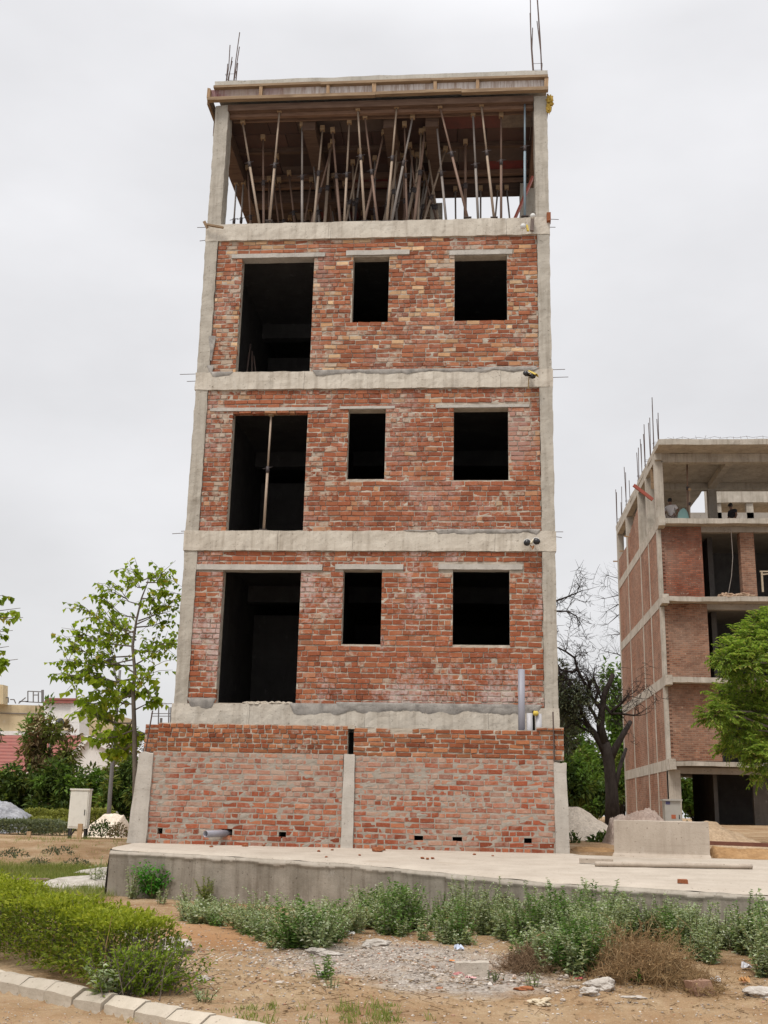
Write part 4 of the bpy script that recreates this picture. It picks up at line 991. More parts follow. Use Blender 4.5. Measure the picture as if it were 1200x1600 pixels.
def figure(name_label, base, facing, bend, shirt, trousers, hair, sit=False, cap=None):
    """one standing, stooping or seated adult; facing = rotation about z, bend = forward lean of the trunk"""
    base = Vector(base); t = thing('person', name_label, 'person', base)
    ca, sa = math.cos(facing), math.sin(facing)
    def P(x, y, z): return base+Vector((x*ca-y*sa, x*sa+y*ca, z))
    hip = .48 if sit else .90
    f = lambda h, x=0, dy=0: P(x, math.sin(bend)*h+dy, hip+math.cos(bend)*h)
    legs = []
    if sit: legs = [(.10, .40, .50), (.12, .42, .06), (.12, .54, .03)]
    else: legs = [(.10, .03, .47), (.11, -.02, .06), (.11, .12, .03)]
    pts = [P(0, 0, hip)]; ed = []; rad = [(.15, .11)]
    def ad(p, par, r_): pts.append(p); ed.append((par, len(pts)-1)); rad.append(r_); return len(pts)-1
    b1 = ad(f(.22), 0, (.14, .10)); b2 = ad(f(.42), b1, (.165, .11)); nk = ad(f(.54), b2, .06); ad(f(.60, 0, .02), nk, .055); hd = ad(f(.70, 0, .03), len(pts)-1, (.078, .095)); ad(f(.79, 0, .02), hd, .06)
    arms = []
    for s_ in (-1, 1):
        h0 = ad(P(.09*s_, 0, hip-.03), 0, .085); k_ = ad(P(legs[0][0]*s_, legs[0][1], legs[0][2]), h0, .062); an = ad(P(legs[1][0]*s_, legs[1][1], legs[1][2]), k_, .042); ad(P(legs[2][0]*s_, legs[2][1], legs[2][2]), an, .035)
        sh_ = ad(f(.46, .19*s_), b2, .062); el = ad(f(.24, .33*s_, .02), sh_, .045)
        wr = ad(f(.05, .22*s_, .12), el, .032); arms.append((sh_, el, wr)); ad(f(-.01, .18*s_, .16), wr, .034)
    skin('body', pts, ed, rad, SKIN, t)
    # clothes: short-sleeved shirt and trousers as their own skins, a little wider
    ps = [f(-.02), f(.22), f(.42), f(.52)]; es = [(0, 1), (1, 2), (2, 3)]; rs = [(.17, .13), (.16, .12), (.18, .125), (.08, .08)]
    for s_ in (-1, 1):
        ps += [f(.46, .19*s_), f(.30, .285*s_, .012)]; n_ = len(ps); es += [(2, n_-2), (n_-2, n_-1)]; rs += [.085, .072]
    skin('shirt', ps, es, rs, shirt, t)
    ps = [P(0, 0, hip)]; es = []; rs = [(.165, .125)]
    for s_ in (-1, 1):
        ps += [P(.09*s_, 0, hip-.04), P(legs[0][0]*s_, legs[0][1], legs[0][2]), P(legs[1][0]*s_, legs[1][1], legs[1][2]+.03)]; n_ = len(ps); es += [(0, n_-3), (n_-3, n_-2), (n_-2, n_-1)]; rs += [.10, .078, .06]
    skin('trousers', ps, es, rs, trousers, t)
    m = MB(); c = f(.735, 0, .012); m.rock(c, .095, .105, .10, 3, 0, .08, 2, 2); hr = m.build('hair' if cap is None else 'cap', hair if cap is None else cap, t, True)
    m = MB()
    for s_ in (-.035, .035): m.rock(f(.71, s_, .125), .010, .006, .008, 1, 0, 0, 1, 1)
    m.rock(f(.685, 0, .135), .012, .018, .020, 2, 0, 0, 1, 1)
    m.build('face_features', HAIR, t, True)
    m = MB()
    for s_ in (-.088, .088): m.rock(f(.70, s_, .03), .012, .022, .03, 1, 0, 0, 1, 1)
    m.build('ears', SKIN, t, True)
    return t
FZ = 11.70
a = at(1050, 800, 45.2); figure('worker in a white shirt and pale trousers, back turned, on the right building', (a.x, 45.2, FZ), 2.5, .18, WSH, GTR, HAIR)
a = at(1037.5, 800, 45.0); figure('stooping worker in dull red beside the corner column of the right building', (a.x, 45.0, FZ), 1.2, .35, RSH, GTR, HAIR, cap=BLU)
a = at(1146, 800, 45.9); figure('dark silhouetted person standing before the bright gap in the right building', (a.x, 45.9, FZ), 1.9, .15, DKC, DKC, HAIR)
m = MB(); q = at(1067.5, 803, 43.2); zt = at(1067, 794, 43.2).z; m.tube([(q.x, q.y, 11.7), (q.x, q.y, 11.95), (q.x, q.y, zt-.2), (q.x+.02, q.y, zt-.08), (q.x+.03, q.y, zt)], [.24, .25, .19, .12, .03], 10)
tag(m.build('teal_sack', paint_mat('teal_cloth', (.20, .33, .31), .9, .3), None, True), 'teal sack standing left of the steel prop on the top floor of the right building', 'sack')

# ------------------------------------------------------------------ ground
def ground():
    xs = []; x = -7.0
    while x < 7.0: xs.append(x); x += .075
    far = [7.0*1.09**i for i in range(0, 52)]
    xs = [-v for v in far[::-1]] + xs[1:] + far
    ys = []; y = 5.0
    while y < 17.6: ys.append(y); y += .075
    st = .1
    while y < 700: ys.append(y); y += st; st *= 1.06
    m = MB()
    for yy in ys:
        for xx in xs:
            z = gz(xx, yy)
            if yy < 16: z += .012*nz(xx*6, yy*6, 2)+.008*nz(xx*15, yy*15, 4)*(1 if kerb_side(xx, yy) < 0 else .4)
            m.v.append((xx, yy, z))
    n_ = len(xs)
    for k in range(len(ys)-1):
        for i in range(n_-1):
            a = k*n_+i; m.f.append((a, a+1, a+n_+1, a+n_)); m.m.append(0)
    M = Mat('dirt', .97, .1)
    n1 = M.noise(.8, 7, .65); n2 = M.noise(5, 6, .7, loc=(3, 3, 0)); n3 = M.noise(32, 4, .7)
    c = M.ramp(n1, [(.30, (.18, .105, .052)), (.45, (.28, .182, .098)), (.6, (.37, .270, .166)), (.75, (.43, .33, .22))])
    c = M.mix(M.rng(n2, .42, .7, 0, .6), c, (.31, .19, .105)); c = M.mix(M.rng(n3, .52, .72, 0, .5), c, (.20, .13, .085)); c = M.mix(M.rng(M.noise(48, 3, .7, loc=(4, 4, 4)), .62, .70, 0, .6), c, (.60, .53, .45))
    # grey spill of gravel dust (a real patch on the ground, fixed to the place)
    s_ = M.n('ShaderNodeSeparateXYZ'); M.l(M.tc.outputs['Object'], s_.inputs[0])
    def ell(cx, cy, rx, ry):
        ax = M.math('DIVIDE', M.math('SUBTRACT', s_.outputs[0], cx), rx); ay = M.math('DIVIDE', M.math('SUBTRACT', s_.outputs[1], cy), ry)
        d = M.math('ADD', M.math('MULTIPLY', ax, ax), M.math('MULTIPLY', ay, ay))
        return M.rng(M.math('ADD', d, M.math('MULTIPLY', n2, 1.6)), 1.1, 1.9, 1, 0)
    g1 = M.math('MAXIMUM', ell(-.75, 11.2, 1.3, .9), ell(-.1, 10.4, 1.0, .6))
    gc = M.mix(M.rng(M.noise(24, 4, .75, loc=(1, 5, 1)), .36, .66), (.20, .175, .155), (.46, .42, .375))
    c = M.mix(M.math('MULTIPLY', g1, .85), c, gc)
    c = M.mix(M.math('MULTIPLY', ell(1.7, 7.9, 1.6, .8), .6), c, (.56, .42, .275))
    c = M.mix(M.math('MULTIPLY', ell(-2.6, 12.6, 1.2, 1.3), .5), c, (.38, .19, .085))
    rut = M.noise(2.2, 5, .65, (.35, 2.2, 1), (5, 9, 2)); c = M.mix(M.rng(rut, .5, .68, 0, .55), c, M.mix(1., c, (.66, .58, .50), 'MULTIPLY'))
    c = M.mix(M.rng(M.noise(1.7, 6, .7, loc=(9, 1, 1)), .55, .68, 0, .45), c, (.44, .335, .235))
    M.col(c); M.bump(M.math('ADD', M.math('MULTIPLY', n3, .6), n2), .9, .035)
    return setting(m.build('ground', M.m, None, True, (0, 0, 0)))
ground()

# ------------------------------------------------------------------ kerb
KM = concrete_mat('kerb_concrete', (.37, .32, .25), (.52, .455, .375), .3, st_amt=.8, stain=(.30, .21, .13))
_t = KM.node_tree; _oi = nn(_t, 'ShaderNodeObjectInfo'); _mr = nn(_t, 'ShaderNodeMapRange'); _mr.inputs[3].default_value = .85; _mr.inputs[4].default_value = 1.12; _t.links.new(_oi.outputs['Random'], _mr.inputs[0])
_mx = nn(_t, 'ShaderNodeMix', data_type='RGBA', blend_type='MULTIPLY'); _mx.inputs[0].default_value = 1; _pb = _t.nodes['Principled BSDF']; _t.links.new(_pb.inputs['Base Color'].links[0].from_socket, _mx.inputs[6]); _t.links.new(_mr.outputs[0], _mx.inputs[7]); _t.links.new(_mx.outputs[2], _pb.inputs['Base Color'])
def along(P_, s):
    for a, b in zip(P_, P_[1:]):
        L = (b-a).length
        if s <= L: return a.lerp(b, s/L), (b-a).normalized()
        s -= L
    return P_[-1].copy(), (P_[-1]-P_[-2]).normalized()
KL = sum((b-a).length for a, b in zip(KP, KP[1:])); s = 0; i = 0
_o = None
_KM = KM
KLB = 'weathered pale concrete kerb stone in the row between the foreground hedge and sandy road'
while s+.4 < KL:
    L = .40; a, d0 = along(KP, s); b, d1 = along(KP, s+L-.016); d = (b-a).normalized(); nrm = Vector((d.y, -d.x, 0)).normalized()
    if nrm.y > 0: nrm = -nrm
    mid = (a+b)/2; tz = rnd.uniform(-.018, .018); tz2 = rnd.uniform(-.008, .008); sh_ = rnd.uniform(-.016, .016)
    m = MB(); prof = [(0, .0), (.055, .004), (.155, -.055), (.165, -.20), (0, -.25)]; nseg = 6
    for j in range(nseg+1):
        p = a.lerp(b, j/nseg); e = .006 if j in (0, nseg) else 0
        for (u_, v_) in prof:
            q = p+nrm*(u_+sh_-e)+Vector((0, 0, v_+lerp(tz, tz2, j/nseg)-e)); n_ = noise.noise_vector(q*7)
            m.v.append(q+n_*.007)
    k_ = len(prof)
    for j in range(nseg):
        for q in range(k_):
            m.f.append((j*k_+q, j*k_+(q+1) % k_, (j+1)*k_+(q+1) % k_, (j+1)*k_+q)); m.m.append(0)
    m.f.append(tuple(range(k_))[::-1]); m.m.append(0); m.f.append(tuple(nseg*k_+q for q in range(k_))); m.m.append(0)
    tag(m.build('kerb_stone', KM), KLB, 'kerb stone', 'kerb stones along the hedge'); s += L; i += 1

# ------------------------------------------------------------------ loose stones, rubble and litter
ST = Mat('loose_stone', .9, .2)
ST.col(ST.mix(ST.rng(ST.noise(20, 4, .7), .4, .7, 0, .5), ST.ramp(ST.rand(), [(0, (.17, .15, .14)), (.3, (.34, .30, .26)), (.6, (.45, .40, .35)), (.85, (.58, .54, .49)), (.93, (.34, .15, .09)), (1, (.22, .12, .07))]), (.30, .20, .12))); ST = ST.m
def gpt(px, py):
    z = -.75
    for _ in range(8):
        q = atz(px, py, z); z = gz(q.x, q.y)
    return Vector((q.x, q.y, z))
g = random.Random(21); m = MB(); cnt = 0
def stone_at(q, s):
    m.rock((q.x, q.y, q.z+s*.15), s*g.uniform(.7, 1.4), s*g.uniform(.7, 1.2), s*g.uniform(.45, .8), g.random()*50, 0, .5, 1.6, 0, g.uniform(0, 6))
for i in range(7000):
    t_ = g.random()
    if t_ < .62: px = g.gauss(560, 150); py = g.gauss(1497, 22); s_ = abs(g.gauss(.004, .0055))+.003
    else: px = g.uniform(200, 1200); py = g.uniform(1400, 1600); s_ = abs(g.gauss(.003, .0045))+.003
    if not (1385 < py < 1605): continue
    q = gpt(px, py)
    if q.y > front_y(q.x)-.05 or kerb_side(q.x, q.y) > -.2: continue
    stone_at(q, min(s_, .03))
for i in range(260):
    q = gpt(g.uniform(640, 1000), g.gauss(1530, 16)); stone_at(q, g.uniform(.008, .03))
for i in range(120):
    q = gpt(g.uniform(0, 160), g.uniform(1560, 1600)); stone_at(q, g.uniform(.003, .008))
setting(m.build('gravel', ST, None, False, (0, 0, 0)), 'stuff')
ROCK = concrete_mat('rubble_rock', (.33, .29, .25), (.56, .52, .47), .3, sc=3)
def rubble(px, py, sx, sy, sz, label, m_=None, seed=0, name='rubble_stone', amp=.42, rot=0, cat='stone'):
    q = gpt(px, py); m = MB(); m.rock((q.x, q.y, q.z+sz*.42), sx, sy, sz, seed, 0, amp, 1.5, 3, rot)
    return tag(m.build(name, m_ or ROCK), label, cat)
rubble(272, 1492, .17, .12, .10, 'largest whitish lump of rubble beside the right end of the hedge', None, 1)
rubble(218, 1470, .10, .09, .07, 'pale rubble lump half hidden behind the right end of the hedge', None, 2); rubble(195, 1462, .08, .08, .06, 'leftmost pale rubble lump peeping over the hedge', None, 3)
rubble(316, 1532, .06, .04, .03, 'small grey stone lying right of the hedge tip', None, 4)
rubble(495, 1490, .11, .05, .035, 'flat pale stone at the rear edge of the gravel patch', None, 5); rubble(515, 1494, .12, .05, .03, 'long flat grey stone in the gravel patch', None, 6)
rubble(590, 1478, .13, .06, .045, 'flat stone under the weeds at the right end of the gravel patch', None, 7); rubble(572, 1482, .05, .04, .035, 'small round stone left of the flat stone by the weeds', None, 8)
rubble(940, 1549, .11, .08, .06, 'whitish rubble stone in front of the dry brush', None, 9); rubble(922, 1558, .09, .06, .04, 'lower rubble stone leaning on the whitish one by the dry brush', None, 10)
rubble(1188, 1556, .14, .09, .05, 'flat brownish stone at the right edge of the picture', None, 11); rubble(505, 1528, .06, .05, .04, 'grey stone beside the small green weed in the gravel', None, 12)
rubble(716, 1524, .0+.05, .04, .02, 'small pinkish rag like stone before the concrete block', paint_mat('pink_litter', (.45, .20, .19), .9, .4), 13)
rubble(990, 1560, .10, .03, .012, 'thin pale sliver of concrete on the sand', None, 14); rubble(820, 1552, .08, .03, .02, 'reddish brick shard on the sandy ground', BRF, 15)
rubble(845, 1572, .08, .06, .03, 'pale crumpled paper on the sandy ground', paint_mat('pale_paper', (.5, .42, .30), .9, .3), 16, 'litter', .9, 0, 'litter')
# rectangular concrete block and a broken brown brick
q = gpt(737, 1522); t = MB(); vs0 = len(t.v); t.rbox(-.15, .15, -.09, .09, 0, .12, .04, .012, 6); t.v = [(q.x+v[0], q.y+v[1]+v[0]*.15, q.z+v[2]-.02) for v in t.v]
tag(t.build('concrete_block', concrete_mat('block', (.36, .315, .26), (.52, .465, .395), .2, sc=2)), 'rectangular concrete block lying on the gravel', 'block')
q = gpt(1098, 1558); t = MB(); t.rbox(-.10, .10, -.055, .055, 0, .12, .04, .012, 8); c_, s_ = math.cos(.5), math.sin(.5)
t.v = [(q.x+v[0]*c_-v[1]*s_+v[2]*-.35, q.y+v[0]*s_+v[1]*c_, q.z+v[2]-.02) for v in t.v]
tag(t.build('broken_brick', concrete_mat('brown_brick', (.26, .15, .10), (.36, .23, .165), .2, sc=2)), 'tilted brown broken brick at the right end of the dry brush', 'brick')
def litter(px, py, c, s_, label, seed, fl=.25):
    s_ *= .7
    q = gpt(px, py); m = MB(); n_ = 7
    for i in range(n_+1):
        for k in range(n_+1):
            x = (i/n_-.5)*s_; y = (k/n_-.5)*s_*.7; m.v.append((q.x+x+.2*s_*nz(i*.8, k*.8, seed), q.y+y, q.z+.015+s_*fl*abs(nz(i*.55, k*.55, seed+4))*1.6))
    for i in range(n_):
        for k in range(n_): a = i*(n_+1)+k; m.f.append((a, a+n_+1, a+n_+2, a+1)); m.m.append(0)
    o = m.build('litter', paint_mat('litter_%d' % seed, c, .5, .15)); o.modifiers.new('s', 'SOLIDIFY').thickness = .003
    return tag(o, label, 'litter')
WL = (.6, .59, .57)
litter(549, 1462, WL, .10, 'white scrap of plastic at the edge of the weeds left of the gravel', 1, .5); litter(353, 1419, WL, .12, 'white scrap of plastic on red earth below the apron', 2, .5)
litter(717, 1486, (.55, .60, .72), .13, 'bluish white plastic bag beside the weeds above the concrete block', 3, .6); litter(706, 1504, (.62, .25, .08), .07, 'small orange wrapper left of the concrete block', 4)
litter(735, 1532, (.62, .34, .33), .13, 'pink and white rag in front of the concrete block', 5); litter(905, 1534, (.30, .05, .05), .10, 'dark red rag left of the dry brush', 6)
litter(1166, 1516, (.68, .68, .72), .12, 'white plastic bag in the weeds near the right edge', 7, .7); litter(1118, 1536, (.6, .6, .6), .12, 'grey white plastic bag behind the broken brick', 8, .6); litter(1163, 1538, (.55, .30, .12), .12, 'orange and white wrapper near the right edge', 9, .8)
litter(998, 1398, YEL.node_tree.nodes['Principled BSDF'].inputs['Base Color'].default_value[:3] if False else (.6, .42, .05), .05, 'tiny yellow scrap on the dark apron face right of the middle weeds', 10)

# ------------------------------------------------------------------ leaves and plants
LW = leaf_mat('weed_leaf', [(0, (.17, .22, .10)), (.3, (.28, .34, .18)), (.65, (.40, .46, .29)), (.88, (.54, .58, .44)), (.97, (.64, .65, .55)), (1, (.40, .30, .15))], .35)
LW2 = leaf_mat('weed_leaf_green', [(0, (.07, .15, .03)), (.6, (.14, .25, .06)), (1, (.24, .35, .12))], .35)
LH = leaf_mat('hedge_leaf', [(0, (.08, .115, .015)), (.4, (.145, .19, .025)), (.8, (.235, .28, .035)), (.95, (.36, .37, .06)), (1, (.24, .16, .07))], .4)
LB = leaf_mat('bright_leaf', [(0, (.04, .16, .02)), (.6, (.08, .27, .03)), (1, (.14, .36, .05))], .4)
LT = leaf_mat('broad_leaf', [(0, (.12, .18, .018)), (.5, (.22, .31, .028)), (.85, (.36, .46, .05)), (1, (.36, .29, .07))], .55)
LN = leaf_mat('neem_leaf', [(0, (.13, .21, .035)), (.5, (.24, .35, .06)), (.85, (.37, .47, .095)), (1, (.44, .38, .14))], .5)
LD = leaf_mat('dark_leaf', [(0, (.03, .05, .014)), (.5, (.055, .09, .022)), (.85, (.10, .145, .035)), (1, (.17, .23, .06))], .3)
LR = leaf_mat('rusty_leaf', [(0, (.09, .075, .03)), (.4, (.16, .12, .06)), (.7, (.20, .11, .075)), (1, (.14, .17, .05))], .3)
LM = leaf_mat('mid_leaf', [(0, (.07, .13, .025)), (.5, (.12, .21, .04)), (1, (.20, .30, .07))], .4)
LG = leaf_mat('drab_leaf', [(0, (.05, .065, .04)), (.5, (.09, .105, .065)), (1, (.14, .15, .09))], .2)
GRS = leaf_mat('grass_blade', [(0, (.13, .18, .04)), (.5, (.22, .27, .07)), (1, (.34, .34, .13))], .4)
DRY = leaf_mat('dry_stem', [(0, (.20, .12, .06)), (.5, (.32, .20, .10)), (1, (.42, .29, .16))], .1)
LO = leaf_mat('olive_leaf', [(0, (.07, .085, .02)), (.5, (.12, .145, .032)), (.85, (.19, .22, .05)), (1, (.27, .28, .08))], .35)
STM = bark_mat('green_stem', (.10, .12, .05), (.18, .17, .09)); BK = bark_mat('bark_grey', (.11, .09, .075), (.21, .175, .145)); BKD = bark_mat('bark_dark', (.022, .017, .015), (.05, .04, .035))
Z = Vector((0, 0, 1))
def rv(g): return Vector((g.gauss(0, 1), g.gauss(0, 1), g.gauss(0, 1))).normalized()
def weed(m, p, h, n, g, L=.045, mi=0, stem=1, spread=.35):
    """a clump of leafy upright stems"""
    for i in range(n):
        a = g.uniform(0, 6.283); ln = g.uniform(.05, spread); hh = h*g.uniform(.55, 1.05)
        b = p+Vector((math.cos(a), math.sin(a), 0))*g.uniform(0, .07); tip = b+Vector((math.cos(a)*ln*hh*1.2, math.sin(a)*ln*hh*1.2, hh)); mid = b.lerp(tip, .5)+Vector((0, 0, .05*hh))
        m.tube([b, mid, tip], [.005, .004, .0015], 3, stem, False)
        k = int(hh/.022)
        for j in range(k):
            t_ = (j+.8)/k; q = (b.lerp(mid, t_*2) if t_ < .5 else mid.lerp(tip, t_*2-1)); l_ = L*(1.25-.75*t_)*g.uniform(.7, 1.3)
            for s_ in range(2 if t_ < .85 else 3):
                d = (rv(g)*Vector((1, 1, .35))+Vector((0, 0, .35))).normalized(); m.leaf(q, d, (Z+rv(g)*.5).normalized(), l_, l_*.55, mi, .3, .25)
# main belt of weeds in front of the apron
g = random.Random(33); m = MB(); N_ = 0
lowb = [(290, 1446), (360, 1452), (400, 1470), (430, 1487), (500, 1490), (515, 1475), (560, 1460), (600, 1462), (640, 1470), (700, 1478), (745, 1486), (800, 1490), (850, 1524), (900, 1530), (945, 1520), (965, 1478), (1040, 1472), (1090, 1505), (1130, 1520), (1200, 1530), (1260, 1530)]
def lb(x):
    for a, b in zip(lowb, lowb[1:]):
        if a[0] <= x <= b[0]: return lerp(a[1], b[1], (x-a[0])/(b[0]-a[0]))
    return 1500
bare = lambda x: x < 440 and False
tries = 0
while N_ < 360 and tries < 9000:
    tries += 1
    px = g.uniform(290, 1260); base = gpt(px, lb(px)-2); fy = front_y(base.x)
    y = g.uniform(base.y, min(fy-.12, base.y+2.4)) if fy-.12 > base.y else base.y
    k_ = y/base.y; x = base.x*k_
    if y > front_y(x)-.10: continue
    dens = 1 if px > 560 else .8
    if g.random() > dens or nz(x*1.4, y*1.4, 12) < (-.04 if 560 < px < 900 else -.28): continue
    if px < 560 and y > base.y+1.3: continue
    h = (.22 if px < 360 else .32 if px < 430 else .38 if px < 560 else .38 if px < 690 else .47)*g.uniform(.4, 1.3)*(1+.35*nz(x*1.1, y*1.1, 30))*(.85 if y > front_y(x)-.5 else 1)
    if 840 < px < 960: h *= 1.05
    weed(m, Vector((x, y, gz(x, y)-.02)), h, g.randint(7, 12) if px > 560 else g.randint(11, 16), g, .05 if g.random() < .8 else .07, 0 if g.random() < .8 else 2, 1, .42 if px > 560 else .95); N_ += 1
o = setting(m.build('weeds', [LW, STM, LW2], None, False, (0, 0, 0)), 'stuff')
# single weeds that stand apart
def lone(px, py, h, n, label, m_=LW, L=.045, seed=0, spread=.4, name='weed_plant'):
    g = random.Random(seed); q = gpt(px, py); t = thing(name, label, 'plant', q); m = MB(); weed(m, q, h, n, g, L, 0, 1, spread); m.build('foliage', [m_, STM], t); return t
lone(252, 1413, .22, 9, 'pale silvery weed on bare earth right of the bright green shrub', LW, .04, 1); lone(293, 1413, .26, 8, 'grey green weed against the apron, second from the bright shrub', LW, .04, 2)
lone(380, 1407, .38, 7, 'tall thin grey weed against the dark apron face left of the weed belt', LW, .05, 3, .25); lone(360, 1410, .25, 5, 'short weed just left of the tall thin grey one against the apron', LW2, .05, 4)
lone(250, 1462, .13, 8, 'small grey weed on red earth behind the white rubble', LW, .03, 5); lone(510, 1532, .26, 6, 'lone green weed growing in the middle of the gravel patch', LW2, .05, 6, .3); lone(517, 1545, .10, 6, 'low grey weed at the foot of the lone gravel weed', LW, .03, 7)
lone(774, 1534, .09, 9, 'tiny dark green tuft right of the pink rag', LD, .03, 8); lone(835, 1544, .13, 7, 'small pale weed on the sand below the weed belt', LW, .03, 9); lone(1000, 1546, .13, 5, 'small bright green weed in front of the dry brush', LB, .04, 10); lone(320, 1566, .12, 10, 'low weeds behind the kerb right of the hedge', LW, .035, 11, .8)
lone(205, 1405, .45, 10, 'grey weed against the left end of the apron beside the bright shrub', LW, .045, 12, .3); lone(320, 1411, .36, 16, 'spiky drab grass clump against the apron face', GRS, .05, 13, .5); lone(150, 1388, .45, 9, 'pale weed at the left corner of the apron', LW, .05, 14, .4); lone(280, 1400, .25, 6, 'dark dry weed against the apron right of the bright shrub', LG, .05, 15)
# the bright green shrub
q = gpt(238, 1404); g = random.Random(5); t = thing('green_shrub', 'bright green leafy shrub against the left end of the dark apron face', 'shrub', q)
m = MB()
for i in range(26):
    d = Vector((g.gauss(0, .5), g.gauss(0, .35), 1)).normalized(); hh = g.uniform(.25, .52); tip = q+d*hh; m.tube([q, q.lerp(tip, .5)+rv(g)*.03, tip], [.01, .006, .002], 4, 1, False)
    for j in range(26):
        c_ = q+d*(hh*g.uniform(.35, 1.05))+rv(g)*.07; dd = (rv(g)+Vector((0, 0, .2))).normalized(); m.leaf(c_, dd, (Z+rv(g)*.4).normalized(), g.uniform(.035, .075), g.uniform(.025, .045), 0, .2, .25)
m.build('foliage', [LB, STM], t)
# dry brush
def brush(px, py, sx, sz, n, label, seed, m_):
    g = random.Random(seed); q = gpt(px, py); m = MB()
    for i in range(n):
        x = g.gauss(0, sx*.45); y = g.gauss(0, .16); b = Vector((q.x+x, q.y+y+.1, gz(q.x+x, q.y+y)))
        top = sz*(max(.15, 1-abs(x/sx)**1.4))*g.uniform(.3, 1.05)
        p = b; d = Vector((g.gauss(0, .8), g.gauss(0, .5), g.uniform(.3, 1.2))).normalized(); pts = [p.copy()]; L = top*g.uniform(.8, 1.3)
        for k in range(5):
            p = p+d*(L/5); d = (d+rv(g)*.35+Vector((.1, 0, -.05*k))).normalized(); pts.append(p.copy())
        m.tube(pts, [.0035*(1-.13*k) for k in range(6)], 3, 0, False)
        for k in range(2, 6):
            for _ in range(2): e = pts[k]+rv(g)*.10; m.tube([pts[k], e], [.002, .001], 3, 0, False)
            if g.random() < .5: m.leaf(pts[k], rv(g), rv(g), .03, .014, 0)
    return tag(m.build('dry_brush', m_, None, False), label, 'dry brush')
brush(1005, 1543, .50, .52, 800, 'large heap of dry orange brown brush in front of the weeds', 3, DRY)
brush(830, 1518, .27, .22, 300, 'smaller dark brown dry brush under the weeds beside the concrete block', 4, leaf_mat('dry_dark', [(0, (.12, .075, .045)), (1, (.28, .18, .11))], .1))
brush(1080, 1552, .40, .16, 160, 'low scatter of dry stalks behind the broken brick', 6, DRY)
m = MB(); m.tube([gpt(820, 1500)+Vector((0, 0, .16)), gpt(850, 1500)+Vector((0, 0, .24)), gpt(865, 1500)+Vector((0, 0, .14))], .006, 5); tag(m.build('dry_stalk', DRY), 'curved pale dry stalk arching over the dark brush', 'stalk')
# grass tufts in front and the green strip on the left
def grass(m, q, h, n, g, r=.06):
    for i in range(n):
        a = g.uniform(0, 6.28); b = q+Vector((math.cos(a), math.sin(a), 0))*g.uniform(0, r); d = Vector((g.gauss(0, .35), g.gauss(0, .35), 1)).normalized(); hh = h*g.uniform(.5, 1.2); x = Vector((math.cos(a), math.sin(a), 0))*.0035
        t_ = b+d*hh+Vector((d.x, d.y, 0))*hh*.4; mid = b+d*hh*.55; m.add([b-x, b+x, mid+x*.8, mid-x*.8, t_], [(0, 1, 2, 3), (3, 2, 4)], 0)
g = random.Random(8); m = MB()
for i in range(95):
    px = g.choice((g.gauss(585, 16), g.gauss(605, 8), g.gauss(400, 25), g.uniform(330, 720), g.gauss(545, 8))); py = g.uniform(1572, 1604)
    q = gpt(px, py)
    if kerb_side(q.x, q.y) > -.18: continue
    grass(m, q, g.uniform(.03, .09), 8, g)
for i in range(70):
    q = gpt(g.uniform(0, 420), g.uniform(1555, 1602))
    if -.05 < kerb_side(q.x, q.y) < .10: grass(m, q, g.uniform(.03, .07), 6, g, .03)
for i in range(9000):
    y = g.uniform(15.5, 24.6); x = g.uniform(-12.5, -5.2)
    if g.random() < sm(22.3, 25, y): continue
    q = Vector((x, y, gz(x, y)-.01)); grass(m, q, g.uniform(.06, .16), 8, g, .15)
for i in range(500):
    y = g.uniform(23, 30); x = g.uniform(-17, -7); grass(m, Vector((x, y, gz(x, y)-.01)), g.uniform(.05, .15), 7, g, .15)
setting(m.build('grass', [GRS], None, False, (0, 0, 0)), 'stuff')
g = random.Random(91); m = MB()
for i in range(2000):      # leaf litter, twigs and straw lying on the bare soil
    px = g.uniform(200, 1200); py = g.choice((g.uniform(1420, 1600), g.gauss(1540, 22))); q = gpt(px, py)
    if q.y > front_y(q.x)-.1 or kerb_side(q.x, q.y) > -.2: continue
    a = g.uniform(0, 6.28); d = Vector((math.cos(a), math.sin(a), g.uniform(-.05, .25)))
    if g.random() < .45: m.tube([q+Z*.008, q+Z*.012+d*g.uniform(.03, .14)], .0025, 3, 0, False)
    else: m.leaf(q+Z*.008, d, Z, g.uniform(.015, .05), g.uniform(.01, .025), 0, .4, .1)
setting(m.build('leaf_litter', [leaf_mat('litter_leaf', [(0, (.10, .06, .035)), (.5, (.24, .15, .08)), (1, (.42, .31, .19))], .05)], None, False, (0, 0, 0)), 'stuff')
# two pale slabs and a timber on the left below the apron corner
q = gpt(130, 1385); m = MB(); m.rock((q.x, q.y+.2, q.z+.0), .75, .9, .14, 3, 0, .3, 1.3, 3); tag(m.build('concrete_spill', ROCK), 'pale spill of hardened concrete left of the apron corner', 'concrete spill')
q = gpt(130, 1372); m = MB(); m.rock((q.x+.3, q.y+.8, q.z+.02), .65, .7, .13, 6, 0, .3, 1.3, 3); tag(m.build('concrete_spill', ROCK), 'upper grey spill of hardened concrete behind the paler one', 'concrete spill')
a = gpt(-40, 1379); b = gpt(77, 1382); m = MB(); m.bar(a+Vector((0, 0, .05)), b+Vector((0, 0, .05)), .10, .09); tag(m.build('timber_plank', wood_mat('timber_purple', (.20, .12, .10), (.36, .27, .22), 0)), 'long brown timber lying in the grass behind the hedge', 'plank')
